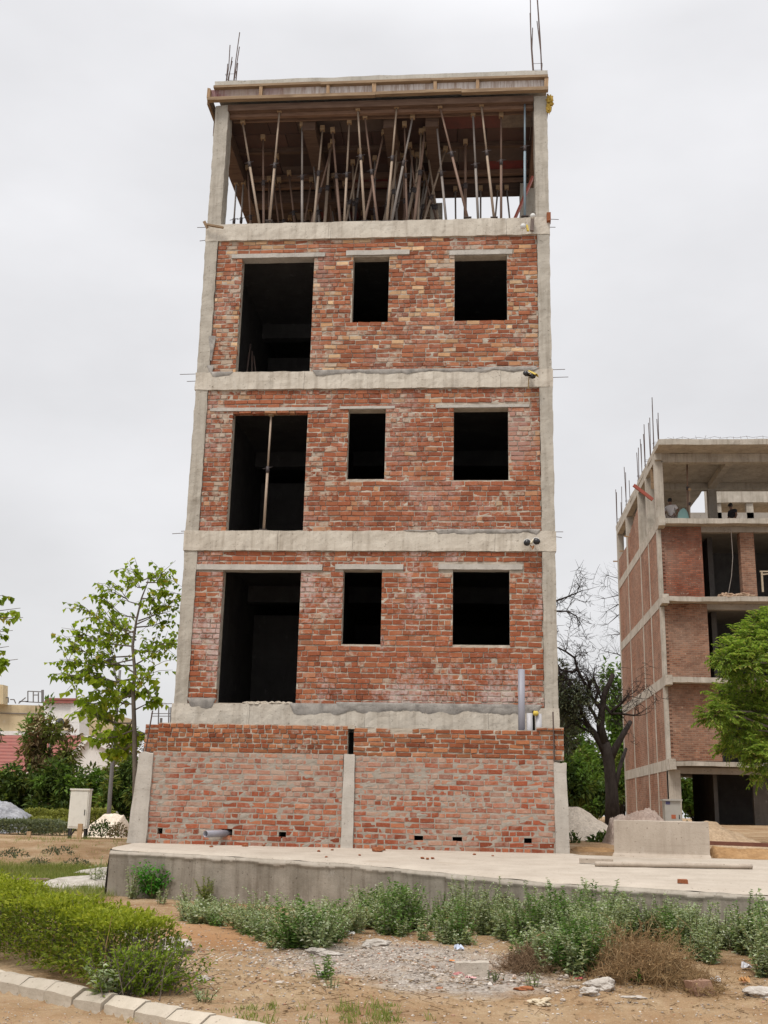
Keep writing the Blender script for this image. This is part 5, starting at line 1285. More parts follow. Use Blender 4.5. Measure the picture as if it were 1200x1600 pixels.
# dark timber edge behind the apron on the right, orange bank
a = at(1106, 1317, 19.6); b = at(1215, 1321, 19.4); m = MB(); m.bar(a, b, .20, .06); tag(m.build('brown_plank', wood_mat('plank_red_brown', (.13, .05, .035), (.2, .09, .06), 0)), 'long dark red brown plank lying in front of the yellow sand heap', 'plank')
BANK = grit_mat('orange_earth', (.30, .17, .075), (.42, .26, .13), 20)
heap('earth_bank', 'low bank of orange earth between the yellow sand and the apron', 1098, 1260, 18.6, [(1100, 1331), (1112, 1322), (1150, 1325), (1200, 1328), (1260, 1330)], BANK, .7, -.05, .03, 7, 'bank')
heap('earth_bank', 'low bank of orange earth between the wall pillar and the tank', 886, 962, 18.9, [(886, 1328), (900, 1322), (925, 1323), (962, 1325)], BANK, .7, -.05, .03, 8, 'bank')
def small_bush(px, py, Y, sx, sz, n, m_, label, seed, L=.09, name='small_bush'):
    g = random.Random(seed); q = at(px, py, Y); t = thing(name, label, 'bush', q); m = MB()
    for i in range(n):
        d = rv(g); r_ = g.uniform(.45, 1)**.5; c_ = q+Vector((d.x*sx*r_, d.y*sx*r_, abs(d.z)*sz*r_+.02)); m.leaf(c_, (d+rv(g)*.7).normalized(), (Z+rv(g)*.5).normalized(), L*g.uniform(.6, 1.3), L*.55, 0, .25, .2)
    for i in range(7): d = Vector((g.gauss(0, .5), g.gauss(0, .5), 1)).normalized(); m.tube([q, q+d*sz*.8], [.012, .004], 4, 1, False)
    m.build('foliage', [m_, STM], t); return t
small_bush(940, 1325, 21.8, .28, .24, 220, LD, 'dark leafy plant in front of the pale sand heap, left of the tank', 3, .12); small_bush(895, 1322, 20.6, .12, .26, 90, LD, 'narrow dark plant beside the right wall pillar', 4, .08)
# ------------------------------------------------------------------ foreground hedge
def hedge_mesh(m, path, hw, h, n, g, L, mi=0, zfun=None, zbase=None, topmi=None):
    S_ = sum((b-a).length for a, b in zip(path, path[1:]))
    for i in range(n):
        s_ = g.uniform(0, S_); p, d = along(path, s_); nr = Vector((d.y, -d.x, 0)); f = s_/S_
        hh = h(f)*(1+.28*nz(s_*1.7, 3)+.20*nz(s_*5, 8)); ww = hw(f)
        a = g.uniform(-1, 1); b = g.random()
        # leaves crowd towards the outer shell of the hedge
        if g.random() < .72:
            if g.random() < .45: b = g.uniform(.82, 1.06)
            else: a = math.copysign(g.uniform(.72, 1.08), a)
        a *= (1-.35*b**3)*(1+.25*nz(s_*2.3, b*3, 5))
        z0 = gz(p.x, p.y) if zfun is None else zfun(p)
        c_ = Vector((p.x+nr.x*a*ww, p.y+nr.y*a*ww, z0+.03+b*hh))
        c_ += rv(g)*.03
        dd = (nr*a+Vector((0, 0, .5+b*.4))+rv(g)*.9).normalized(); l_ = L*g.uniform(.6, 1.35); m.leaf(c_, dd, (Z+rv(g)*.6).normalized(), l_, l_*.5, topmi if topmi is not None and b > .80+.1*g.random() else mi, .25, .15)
def twigs(m, path, hw, h, n, g, mi, zfun=None, r=.006):
    S_ = sum((b-a).length for a, b in zip(path, path[1:]))
    for i in range(n):
        s_ = g.uniform(0, S_); p, d = along(path, s_); nr = Vector((d.y, -d.x, 0)); f = s_/S_; hh = h(f)*g.uniform(.7, 1.08); z0 = gz(p.x, p.y) if zfun is None else zfun(p); a = g.uniform(-.7, .7)*hw(f)
        b = Vector((p.x+nr.x*a*.5, p.y+nr.y*a*.5, z0-.03)); e = Vector((p.x+nr.x*a, p.y+nr.y*a, z0+hh)); m.tube([b, b.lerp(e, .5)+rv(g)*.06, e], [r, r*.7, r*.3], 4, mi, False)
g = random.Random(12); q0 = gpt(-180, 1490); q0.y += .45
hp = [Vector((q.x, q.y, 0)) for q in (gpt(-170, 1470), gpt(20, 1496), gpt(140, 1520), gpt(215, 1545))]
hp = [p+Vector((.0, .10, 0)) for p in hp]
t = thing('hedge', 'yellow green clipped hedge in the left foreground behind the kerb', 'hedge', (hp[1].x, hp[1].y, gz(hp[1].x, hp[1].y)))
m = MB(); H_ = lambda f: lerp(.50, .46, sm(.55, .95, f)); W_ = lambda f: .42
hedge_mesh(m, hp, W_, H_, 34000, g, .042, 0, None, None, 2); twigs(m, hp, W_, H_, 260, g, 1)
for i in range(90):    # shoots above the clipped top
    p, d = along(hp, g.uniform(0, 4)); b = Vector((p.x+g.uniform(-.3, .3), p.y+g.uniform(-.3, .3), gz(p.x, p.y)+.42)); e = b+Vector((g.gauss(0, .04), g.gauss(0, .04), g.uniform(.06, .2))); m.tube([b, e], [.003, .001], 3, 1, False)
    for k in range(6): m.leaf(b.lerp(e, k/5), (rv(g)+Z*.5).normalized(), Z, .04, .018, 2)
m.build('foliage', [LH, BK, leaf_mat('hedge_top_leaf', [(0, (.17, .205, .02)), (.5, (.28, .33, .03)), (1, (.43, .45, .07))], .45)], t)  # top leaves yellower: new growth, plus sunlit tone put into the colour
q = gpt(235, 1556); t = thing('hedge_bush', 'looser brighter green bush forming the right end of the foreground hedge', 'bush', q); m = MB(); LHB = leaf_mat('hedge_end_leaf', [(0, (.08, .13, .014)), (.5, (.15, .22, .022)), (1, (.26, .33, .04))], .4)
for i in range(120):
    b = q+Vector((g.gauss(-.15, .14), g.gauss(.12, .14), -.02)); d = Vector((g.gauss(.12, .42), g.gauss(0, .4), 1)).normalized(); hh = g.uniform(.2, .5); e = b+d*hh
    if g.random() < .2: e = b+Vector((g.uniform(.2, .42), g.uniform(-.1, .2), g.uniform(.12, .34)))
    m.tube([b, b.lerp(e, .5)+rv(g)*.02+Vector((0, 0, .03)), e], [.005, .004, .0015], 4, 1, False)
    for k in range(22): s_ = g.uniform(.15, 1.02); m.leaf(b.lerp(e, s_)+rv(g)*.015, (rv(g)+(e-b).normalized()*.6).normalized(), (Z+rv(g)*.5).normalized(), g.uniform(.03, .055), .022, 0, .2, .15)
m.build('foliage', [LHB, BK], t)
lone(163, 1556, .26, 7, 'grey green broad leaved weed in front of the hedge at the kerb', LW, .08, 31, .6)
m = MB(); a = gpt(160, 1548); m.tube([a, a+Vector((.0, .0, .35)), a+Vector((.03, 0, .58))], [.006, .005, .002], 5); tag(m.build('dry_stalk', DRY), 'tall pale dry stalk standing before the hedge', 'stalk')

# ------------------------------------------------------------------ generic branching tree
def branch(m, p, d, L, r, dep, g, leafy, mi=1, bend=.22, up=.12, nch=(2, 4), segs=5, sides=6, shrink=.62):
    pts = [p.copy()]; rs = [r]; q = p.copy(); dd = d.copy()
    for i in range(segs):
        dd = (dd+rv(g)*bend+Z*up).normalized(); q = q+dd*(L/segs); pts.append(q.copy()); rs.append(max(.003, r*(1-.75*(i+1)/segs)))
    m.tube(pts, rs, sides, mi, False)
    if dep == 0:
        leafy(pts, g); return
    for i in range(g.randint(*nch)):
        k = g.randint(max(1, segs//3), segs); a = (dd+rv(g)*1.0).normalized()
        branch(m, pts[k], a, L*shrink*g.uniform(.7, 1.2), max(.004, rs[k]*.7), dep-1, g, leafy, mi, bend, up, nch, max(3, segs-1), max(3, sides-1), shrink)
    branch(m, pts[-1], dd, L*shrink, rs[-1], dep-1, g, leafy, mi, bend, up, nch, max(3, segs-1), max(3, sides-1), shrink)
# the slender broad leaved tree left of the building
YT = 27.0
g = random.Random(77); base = at(212, 1300, YT); base.z = gz(base.x, YT)
t = thing('broad_leaved_tree', 'slender tree with sparse broad light green leaves just left of the brick building', 'tree', base)
tr = [base]+[at(x, y, YT) for x, y in ((211, 1220), (210, 1140), (208, 1080), (211, 1050), (207, 1010), (213, 970), (221, 935), (230, 912), (233, 900))]
m = MB(); m.tube(tr, [.068, .063, .058, .052, .045, .038, .03, .022, .014, .007], 8); m.build('trunk', BK, t, True)
mb = MB(); ml_ = MB()
LOWZ = at(210, 1065, YT).z
def twig_leaves(a, b, g, n):
    for k in range(n):
        s_ = (k+.6)/n; p = a.lerp(b, s_)+rv(g)*.03; hang = (rv(g)*Vector((1, 1, .3))+Vector((0, 0, -.45))).normalized()
        l_ = g.uniform(.10, .19)*(.8+.3*s_)*(1.35 if p.z < LOWZ else 1); ml_.leaf(p, hang, (Z+rv(g)*.35).normalized(), l_, l_*.85, 0, .18, .3)
LIMB = [((209, 1130), (150, 1108)), ((209, 1110), (248, 1085)), ((208, 1085), (128, 1100)), ((209, 1062), (128, 1050)), ((208, 1078), (240, 1035)), ((208, 1060), (100, 1058)), ((207, 1040), (150, 1030)), ((208, 1025), (112, 1012)), ((210, 1010), (120, 985)), ((210, 1015), (250, 1010)), ((209, 1040), (272, 1000)), ((212, 990), (135, 955)), ((213, 980), (262, 965)), ((215, 965), (160, 940)), ((216, 970), (272, 935)), ((219, 945), (180, 910)), ((222, 935), (260, 915)), ((226, 918), (205, 897)), ((229, 910), (250, 893)), ((233, 902), (215, 892)), ((233, 902), (236, 894)), ((208, 1100), (170, 1075)), ((209, 1120), (185, 1150)), ((210, 1140), (150, 1150)), ((210, 1150), (235, 1140)), ((210, 1090), (190, 1060)), ((208, 1050), (165, 1000)), ((212, 1000), (175, 975)), ((214, 975), (240, 945)), ((210, 1030), (100, 1035)), ((210, 1160), (178, 1180)), ((212, 985), (150, 985))]
for (a, b) in LIMB:
    dy = g.uniform(-1.1, 1.1); A = at(*a, YT); Bq = at(b[0]+g.uniform(-6, 6), b[1]+g.uniform(-5, 5), YT+dy); Mq = A.lerp(Bq, .5)+Vector((0, 0, -.12))+rv(g)*.08
    mb.tube([A, Mq, Bq], [.022, .013, .005], 5, 0, False)
    Ln = (Bq-A).length; n_ = max(5, int(Ln/.085))
    twig_leaves(Mq.lerp(Bq, .75), Bq, g, 6)
    for k in range(n_):
        s_ = g.uniform(.30, 1.0); p = (A.lerp(Mq, s_*2) if s_ < .5 else Mq.lerp(Bq, s_*2-1)); d = (rv(g)*Vector((1, 1, .5))+(Bq-A).normalized()*.7+Z*.15).normalized(); e = p+d*g.uniform(.25, .85); mb.tube([p, p.lerp(e, .5)+Vector((0, 0, .04)), e], [.008, .006, .003], 4, 0, False); twig_leaves(p.lerp(e, .25), e, g, g.randint(3, 7))
mb.build('branches', BK, t); ml_.build('foliage', LT, t)
# tree whose branches enter at the left edge
g = random.Random(15); YT2 = 20.0; base = at(-190, 1300, YT2); base.z = gz(base.x, YT2)
t = thing('broad_leaved_tree', 'tree reaching in from the left edge with large dark green leaves', 'tree', base); mb = MB(); ml_ = MB()
mb.tube([base, at(-185, 1150, YT2), at(-175, 1000, YT2), at(-150, 860, YT2)], [.16, .14, .11, .05], 8); mb.build('trunk', BK, t, True); mb = MB()
for a, b in (((-175, 1000), (32, 950)), ((-178, 1030), (20, 985)), ((-170, 980), (5, 930)), ((-178, 1060), (14, 1010)), ((-178, 1080), (28, 1030)), ((-160, 900), (-20, 900)), ((-175, 960), (-30, 960)), ((-178, 1020), (-10, 1000)), ((-170, 990), (36, 965))):
    A = at(*a, YT2); Bq = at(*b, YT2+g.uniform(-.5, .5)); mb.tube([A, A.lerp(Bq, .6)+Vector((0, 0, .12)), Bq], [.03, .015, .005], 5, 0, False)
    for k in range(9):
        p = A.lerp(Bq, g.uniform(.4, 1)); e = p+(rv(g)*Vector((1, 1, .4))+Vector((.2, 0, 0))).normalized()*g.uniform(.12, .32); mb.tube([p, e], [.006, .003], 4, 0, False); twig_leaves(p, e, g, g.randint(4, 6))
mb.build('branches', BK, t); ml_.build('foliage', LT, t)

# ------------------------------------------------------------------ leaf masses
def crown(m, c, sx, sy, sz, nclump, nleaf, L, g, mi=0, clump=.38, aspect=.5, mis=None):
    for i in range(nclump):
        d = rv(g); r_ = g.random()**.4; mi = g.choice(mis) if mis else 0; cc = Vector((c[0]+d.x*sx*r_, c[1]+d.y*sy*r_, c[2]+d.z*sz*r_)); cs = clump*g.uniform(.5, 1.25)
        for k in range(nleaf):
            e = rv(g); rr = g.uniform(.5, 1.08); p = cc+Vector((e.x*cs*rr*sx, e.y*cs*rr*sy, e.z*cs*rr*sz*.8)); m.leaf(p, (e+rv(g)*.8).normalized(), (Z+rv(g)*.6).normalized(), L*g.uniform(.6, 1.4), L*aspect*g.uniform(.8, 1.2), mi, .25, .2)
def bush(name, label, px, py, Y, w_, h_, m_, seed, L=.16, ncl=26, nl=70, dep=None, stems=5, cat='bush', clump=.38, group=None):
    """w_, h_ in pixels: half width and full height of the bush standing on the ground"""
    g = random.Random(seed); k = Y/FPX; b = at(px, py, Y); b.z = gz(b.x, Y)-.05; t = thing(name, label, cat, b, group); sx = w_*k; H = at(px, py-h_, Y).z-b.z; sy = dep or sx*.8
    m = MB(); crown(m, (b.x, b.y, b.z+H*.55), sx*.82, sy, H*.42, ncl, nl, L, g, 0, clump, .5, (0, 0, 1, 0, 2) if m_ is LD else (0, 0, 1) ); m.build('foliage', [LD, LO, LM] if m_ is LD else [m_, LO], t)
    m = MB()
    for i in range(stems):
        e = Vector((b.x+g.uniform(-.6, .6)*sx, b.y+g.uniform(-.5, .5)*sy, b.z+H*g.uniform(.4, .85))); m.tube([b+rv(g)*.1, b.lerp(e, .5)+rv(g)*.1, e], [.06, .04, .015], 5, 0, False)
    m.build('branches', BKD, t); return t
bush('bougainvillea_bush', 'tall bush with rusty brown and green leaves in front of the red tiled roof', 66, 1285, 46, 46, 172, LR, 2, .26, 34, 70)
bush('green_bush', 'sprig of bright green foliage topping the rusty bush before the white stair tower', 48, 1285, 46.8, 32, 196, LM, 3, .26, 16, 55, None, 5, 'bush', .30)
bush('dark_bush', 'dense dark green bush at the left edge below the red roof', 14, 1285, 44, 44, 86, LD, 4, .24, 30, 80); bush('dark_bush', 'darkest green bush behind the cream cabinet', 90, 1288, 43, 50, 98, LD, 5, .22, 34, 85)
bush('dark_bush', 'dark green bush between the lamp post and the left wall pillar', 188, 1292, 42, 44, 112, LD, 6, .22, 34, 85); bush('rusty_bush', 'thin brownish bush rising behind the foot of the broad leaved tree', 190, 1290, 46, 42, 160, LR, 7, .24, 22, 60); bush('green_bush', 'mid green bush between the cabinet and the lamp post', 140, 1290, 44.5, 36, 90, LM, 8, .22, 26, 70)
bush('dark_bush', 'dark green bush hidden beside the left end of the brick wall', 232, 1292, 40, 40, 120, LD, 9, .22, 26, 75)
# far belt of trees left and right, behind everything
def beltree(px, Y, w_, top, m_, seed, label, L=.5, ncl=34, nl=60):
    g = random.Random(seed); b = at(px, 1260, Y); b.z = gz(b.x, Y); t = thing('background_tree', label, 'tree', b, 'background trees'); sx = w_*Y/FPX; H = at(px, top, Y).z-b.z
    m = MB(); m.tube([b, b+Vector((.2, 0, H*.35)), b+Vector((0, .3, H*.7))], [.22, .17, .06], 6); m.build('trunk', BKD, t, True)
    m = MB(); crown(m, (b.x, b.y, b.z+H*.58), sx*.8, sx*.7, H*.36, ncl, nl, L, g, 0, .36); m.build('crown', m_, t)
beltree(900, 62, 42, 1120, LM, 21, 'sunlit green tree behind the bare black tree, left of its trunk', .34, 40, 80); beltree(880, 54, 34, 1010, LG, 22, 'drab feathery tree showing beside the right edge of the brick building', .26, 36, 60)
beltree(968, 66, 30, 1030, LM, 23, 'yellow green tree between the black trunk and the right building', .36, 34, 70); beltree(925, 70, 46, 1150, LD, 24, 'dark green tree low behind the pale sand heap', .4, 36, 80)
bush('dark_bush', 'dark undergrowth beside the right wall pillar behind the sand heap', 888, 1290, 34, 34, 120, LD, 31, .18, 34, 90); bush('dark_bush', 'dark undergrowth at the foot of the bare black tree', 930, 1290, 40, 34, 70, LD, 32, .18, 26, 80); bush('green_bush', 'lit green bush behind the black trunk beside the right building', 915, 1290, 48, 34, 118, LM, 33, .2, 30, 70)
bush('green_bush', 'green bush between the black trunk and the lower side wall of the right building', 972, 1290, 57, 34, 110, LM, 36, .2, 30, 70)
bush('green_bush', 'green bush seen through the ground floor of the right building', 1085, 1290, 62, 40, 85, LM, 34, .3, 30, 60)

g = random.Random(99); m = MB()     # the far line of trees that closes the view all round the site
for i in range(95):
    a_ = R(-62+124*i/94+g.uniform(-.5, .5)); d_ = g.uniform(105, 135); x = math.sin(a_)*d_; y = math.cos(a_)*d_; hh = g.uniform(2.6, 4.6)
    crown(m, (x, y, gz(x, y)+hh*.8), 3.6, 3.0, hh*.75, 9, 34, .75, g, 0, .5, .6, (0, 1, 0, 2))
setting(m.build('distant_trees', [LD, LM, LO], None, False, (0, 0, 0)), 'stuff')
# ------------------------------------------------------------------ bare black tree between the buildings
YM = 36.0
g = random.Random(40); base = at(957, 1275, YM); base.z = gz(base.x, YM)-.05
t = thing('bare_tree', 'gnarled black tree with mostly bare twisting branches between the two buildings', 'tree', base)
m = MB(); Pm = lambda x, y, dy=0: at(x, y, YM+dy)
m.tube([base, Pm(956, 1240), Pm(953, 1205), Pm(950, 1180), Pm(945, 1160)], [.25, .20, .18, .185, .15], 10)
m.tube([Pm(950, 1185), Pm(938, 1160), Pm(928, 1145), Pm(917, 1133)], [.15, .12, .10, .08], 8); m.tube([Pm(952, 1188), Pm(962, 1168), Pm(972, 1150), Pm(985, 1128, .5)], [.14, .11, .09, .07], 8)
m.tube([Pm(944, 1162), Pm(938, 1135), Pm(941, 1105), Pm(944, 1085), Pm(952, 1068), Pm(958, 1053)], [.16, .13, .10, .09, .08, .075], 8); m.tube([Pm(958, 1250), Pm(968, 1200), Pm(978, 1170, 1)], [.07, .07, .05], 6)
m.build('trunk', BKD, t, True)
m = MB(); ml_ = MB()
LB_ = [[(938, 1137), (928, 1115), (915, 1095), (905, 1085), (893, 1082), (876, 1075)], [(928, 1145), (912, 1120), (900, 1095), (886, 1062), (874, 1050)], [(940, 1110), (925, 1090), (912, 1065), (902, 1045), (898, 1028), (884, 1018), (872, 1012)], [(920, 1072), (927, 1060), (934, 1075), (939, 1092)], [(943, 1100), (955, 1115), (968, 1115), (992, 1118)], [(955, 1112), (972, 1098), (980, 1088)], [(917, 1133), (900, 1120), (885, 1110), (872, 1108)], [(905, 1085), (890, 1065), (880, 1055), (868, 1052)], [(915, 1095), (922, 1075), (918, 1060)], [(936, 1150), (915, 1140), (896, 1130), (878, 1140)], [(902, 1045), (895, 1050), (880, 1048), (868, 1042)], [(941, 1105), (930, 1095), (935, 1080), (928, 1068)], [(866, 940), (888, 932), (902, 926)], [(866, 955), (885, 955), (900, 962)]]
def bare(pts, g):
    for k in range(1, len(pts)):
        for _ in range(2):
            e = pts[k]+rv(g)*g.uniform(.15, .4); m.tube([pts[k], pts[k].lerp(e, .5)+rv(g)*.04, e], [.008, .006, .003], 3, 0, False)
            if pts[k].x < at(925, 1100, YM).x and pts[k].z < at(900, 1075, YM).z:
                for _ in range(5): ml_.leaf(e+rv(g)*.15, rv(g), Z, .12, .05, 0)
for i, L_ in enumerate(LB_):
    dy = g.uniform(-.8, .8); P_ = [Pm(x, y, dy*k/len(L_)) for k, (x, y) in enumerate(L_)]; r0 = .06 if i < 12 else .035
    m.tube(P_, [max(.02, r0*(1-.7*k/len(P_))) for k in range(len(P_))], 6, 0, False)
    for k in range(1, len(P_)):
        for _ in range(3 if i < 12 else 4): branch(m, P_[k], (rv(g)*Vector((1, .6, 1))+(P_[k]-P_[k-1]).normalized()*.5).normalized(), g.uniform(.4, .8), .015, 1, g, bare, 0, .35, .02, (1, 2), 4, 4)
m.build('branches', BKD, t); ml_.build('foliage', LG, t)
YM = 61.0; base = at(1040, 1275, YM); base.z = gz(base.x, YM)
t = thing('bare_tree', 'leafless tree behind the right building showing only fine twigs against the sky', 'tree', base); m = MB()
m.tube([base, Pm(1036, 1150), Pm(1030, 1050), Pm(1024, 960)], [.4, .34, .25, .15], 8); m.build('trunk', BKD, t, True); m = MB()
for L_ in ([(1024, 970), (985, 925), (968, 930), (945, 935)], [(1026, 1000), (985, 948), (965, 962), (950, 975)], [(1028, 1040), (985, 1032), (965, 1022), (945, 1018)], [(1026, 1010), (985, 1000), (970, 990), (955, 992)], [(1024, 960), (985, 915), (972, 905), (952, 900)], [(1026, 1000), (980, 940), (965, 945), (948, 955)]):
    P_ = [Pm(x, y, g.uniform(-.5, .5)) for x, y in L_]; m.tube(P_, [.08, .05, .03, .012], 5, 0, False)
    for k in range(1, 4):
        for _ in range(4): branch(m, P_[k], (rv(g)*Vector((1, .6, 1))+(P_[k]-P_[k-1]).normalized()*.8).normalized(), g.uniform(.5, .9), .014, 1, g, lambda pts, g: None, 0, .35, .02, (2, 3), 4, 3)
m.build('branches', BKD, t)

# ------------------------------------------------------------------ light green feathery tree at the right edge
YN = 22.0
g = random.Random(50); base = at(1330, 1290, YN); base.z = gz(base.x, YN)
t = thing('feathery_tree', 'light green feathery leaved tree reaching in from the right edge before the right building', 'tree', base); m = MB()
m.tube([base, at(1326, 1200, YN), at(1318, 1090, YN), at(1310, 980, YN)], [.17, .15, .11, .05], 8); m.build('trunk', BK, t, True)
m = MB(); ml_ = MB()
def spray(p, d, L, g):
    d = d.normalized(); x = d.cross(Z); x = x.normalized() if x.length > .01 else Vector((1, 0, 0)); tip = p+d*L-Z*L*.25
    m.tube([p, p.lerp(tip, .55)+Z*L*.05, tip], [.003, .002, .001], 3, 0, False)
    for k in range(6):
        s_ = (k+1)/6; q = p.lerp(tip, s_)+Z*(L*.1*math.sin(s_*3.1))
        for sg in (-1, 1): ml_.leaf(q, (x*sg+d*.7-Z*.25+rv(g)*.25).normalized(), (Z+rv(g)*.3).normalized(), L*.38*g.uniform(.8, 1.2), L*.15, 0, .15, .3)
lobes = [(1190, 985, 40), (1165, 1000, 30), (1145, 1018, 26), (1150, 1045, 30), (1175, 1035, 40), (1195, 1060, 40), (1160, 1080, 36), (1130, 1085, 22), (1112, 1118, 18), (1125, 1110, 22), (1160, 1115, 38), (1190, 1110, 40), (1150, 1140, 26), (1180, 1150, 36), (1140, 1165, 18), (1195, 1180, 26), (1172, 1172, 20), (1205, 965, 26), (1220, 1000, 50), (1230, 1080, 50), (1225, 1150, 46), (1133, 1030, 16), (1180, 1010, 30), (1186, 1205, 14), (1260, 1000, 50), (1280, 1080, 60), (1270, 1150, 50), (1290, 960, 50)]
for (x, y, r_) in lobes:
    dy = g.uniform(-.9, .9); c_ = at(x, y, YN+dy); rr = r_*.78*YN/FPX; A = at(min(1312, x+120), y+30, YN); m.tube([A, A.lerp(c_, .6)+Z*.12, c_], [.03, .018, .006], 5, 0, False)
    for k in range(int(26+r_*2.3)):
        e = rv(g); p = c_+Vector((e.x*rr, e.y*rr, e.z*rr*.85))*g.random()**.35*.9; spray(p, e*Vector((1, 1, .6))+Vector((-.05, -.2, .15))+rv(g)*.3, g.uniform(.14, .25), g)
m.build('branches', BK, t); ml_.build('foliage', LN, t)

# ------------------------------------------------------------------ clipped hedges, lamp post and houses in the left background
def bghedge(label, px0, px1, Y, ptop, m_, seed, n, L):
    g = random.Random(seed); p0, p1 = at(px0, 1290, Y), at(px1, 1290, Y); b = Vector(((p0.x+p1.x)/2, Y, gz((p0.x+p1.x)/2, Y))); t = thing('clipped_hedge', label, 'hedge', b); h = at((px0+px1)/2, ptop, Y).z-b.z; m = MB(); P_ = [Vector((p0.x, Y, 0)), Vector((p1.x, Y, 0))]
    hedge_mesh(m, P_, lambda f: .5, lambda f: h, n, g, L); twigs(m, P_, lambda f: .5, lambda f: h, 60, g, 1); m.build('foliage', [m_, BK], t)
LHF = leaf_mat('far_hedge_leaf', [(0, (.15, .16, .035)), (.5, (.24, .25, .06)), (1, (.33, .33, .09))], .3); LHS = leaf_mat('grey_hedge_leaf', [(0, (.10, .12, .08)), (.5, (.16, .18, .11)), (1, (.24, .25, .17))], .3)
bghedge('clipped yellow green hedge, rear row behind the cream cabinet', 40, 178, 39, 1270, LHF, 61, 5200, .11); bghedge('clipped yellow green hedge, middle row left of the cabinet', -60, 112, 36.2, 1280, LHF, 62, 5200, .10); bghedge('low grey green hedge along the dirt bank left of the cabinet', -60, 104, 33.2, 1285, LHS, 63, 5200, .09)
small_bush(158, 1308, 31.0, .38, .42, 420, LD, 'clipped dark bush right of the cream cabinet', 64, .08); small_bush(184, 1308, 30.6, .26, .36, 240, LR, 'dry brown bush beside the left wall pillar', 65, .08)
for px, py, s_ in ((22, 1340, .26), (90, 1336, .3), (60, 1352, .24), (120, 1352, .3)): q = gpt(px, py); small_bush(px, py, q.y, s_, .13, 150, LG, 'drab low tuft on the dirt bank on the left', int(px), .05)
for o in [o for o in COL.objects if o.get('label') == 'drab low tuft on the dirt bank on the left']: o['group'] = 'tufts on the dirt bank'
LPM = paint_mat('lamp_post_grey', (.16, .15, .15), .6, .5, (.09, .07, .06), .3)
YL = 34.0; q = at(170, 1282, YL); q.z = gz(q.x, YL)
t = thing('lamp_post', 'slender grey lamp post in front of the bushes left of the brick wall', 'street lamp', q); m = MB(); m.tube([q, at(172, 1240, YL), at(178, 1160, YL), at(184, 1090, YL), at(187.5, 1047, YL)], [.075, .065, .058, .05, .042], 10); m.build('pole', LPM, t, True)
m = MB(); m.tube([at(184.5, 1068, YL), at(180, 1056, YL), at(178, 1042, YL), at(173, 1033, YL), at(150, 1037, YL)], [.03, .035, .035, .03, .02], 6); m.build('arm', LPM, t, True)
m = MB(); m.rock(at(173, 1031, YL), .13, .10, .09, 2, 0, .1, 1, 2); m.build('lamp_head', BLK, t, True)
# houses
CRW = concrete_mat('cream_render', (.50, .40, .25), (.56, .46, .30), .2, st_amt=.15, sc=.4); WHW = concrete_mat('white_render', (.62, .60, .57), (.70, .68, .66), .15, st_amt=.1, sc=.4)
TIL = Mat('red_tiles', .8, .2)
_w = TIL.n('ShaderNodeTexWave', wave_type='BANDS', bands_direction='Z'); _w.inputs['Scale'].default_value = 1.3; _w.inputs['Distortion'].default_value = .4; TIL.l(TIL.co(), _w.inputs['Vector'])
TIL.col(TIL.mix(TIL.rng(TIL.noise(4, 4, .7), .4, .7, 0, .5), TIL.mix(_w.outputs[0], (.17, .05, .042), (.28, .10, .08)), (.22, .11, .09))); TIL.bump(_w.outputs[0], .6, .05); TIL = TIL.m
def prism(m, Y0, Y1, quad, mi=0):
    """front outline in pixels at Y0 carried back to Y1"""
    f = [at(x, y, Y0) for x, y in quad]; n_ = len(f); b = [Vector((p.x, Y1, p.z)) for p in f]; m.add(f+b, [tuple(range(n_))]+[tuple(range(n_, 2*n_))[::-1]]+[(i, i+n_, (i+1) % n_+n_, (i+1) % n_) for i in range(n_)], mi)
q = at(60, 1255, 84); t = thing('cream_house', 'flat roofed cream building behind the red tiled roof', 'building', (q.x, 84, .2))
m = MB(); prism(m, 84, 92, [(-120, 1270), (74, 1270), (74, 1102.5), (-120, 1098)]); prism(m, 85.5, 91, [(120, 1270), (178, 1270), (178, 1116), (120, 1114.5)]); m.build('wall', CRW, t)
m = MB(); prism(m, 83, 83.9, [(-60, 1100), (4.5, 1100), (5, 1070), (-60, 1064)]); m.build('roof_block', CRW, t)
m = MB(); prism(m, 83.7, 83.98, [(-120, 1148), (74, 1150), (74, 1143), (-120, 1140)]); m.build('white_band', WHW, t); m = MB(); prism(m, 83.9, 83.99, [(-120, 1112.5), (74, 1116), (74, 1114.8), (-120, 1111.5)]); m.build('groove', LPM, t)
m = MB()
for a, b in (((3, 1090), (3, 1098)), ((3, 1090), (13, 1090)), ((13, 1090), (13, 1098)), ((16, 1093), (22, 1093)), ((22, 1093), (24.5, 1099)), ((29, 1099), (40, 1090)), ((30, 1096), (44, 1096)), ((43.5, 1080), (43.5, 1097)), ((43.5, 1080), (66, 1081)), ((52, 1081), (52, 1097)), ((60, 1082), (60, 1097)), ((52, 1086), (60, 1086)), ((40, 1096.5), (68, 1098))): m.bar(at(*a, 83.6), at(*b, 83.6), .07, .07)
m.bar(at(66.5, 1078, 83.6), at(66.5, 1097, 83.6), .16, .16); m.build('roof_pipes', LPM, t)
q = at(96, 1255, 81); t = thing('white_stair_tower', 'white stair tower with a red sloping cap behind the rusty bush', 'building', (q.x, 81, .2)); m = MB(); prism(m, 81, 83.5, [(69, 1270), (117, 1270), (117, 1098), (69, 1096.5)]); m.build('wall', WHW, t); m = MB(); prism(m, 80.7, 83.5, [(68, 1098.5), (114, 1098.5), (119, 1091), (72, 1090.5)]); m.build('roof', TIL, t)
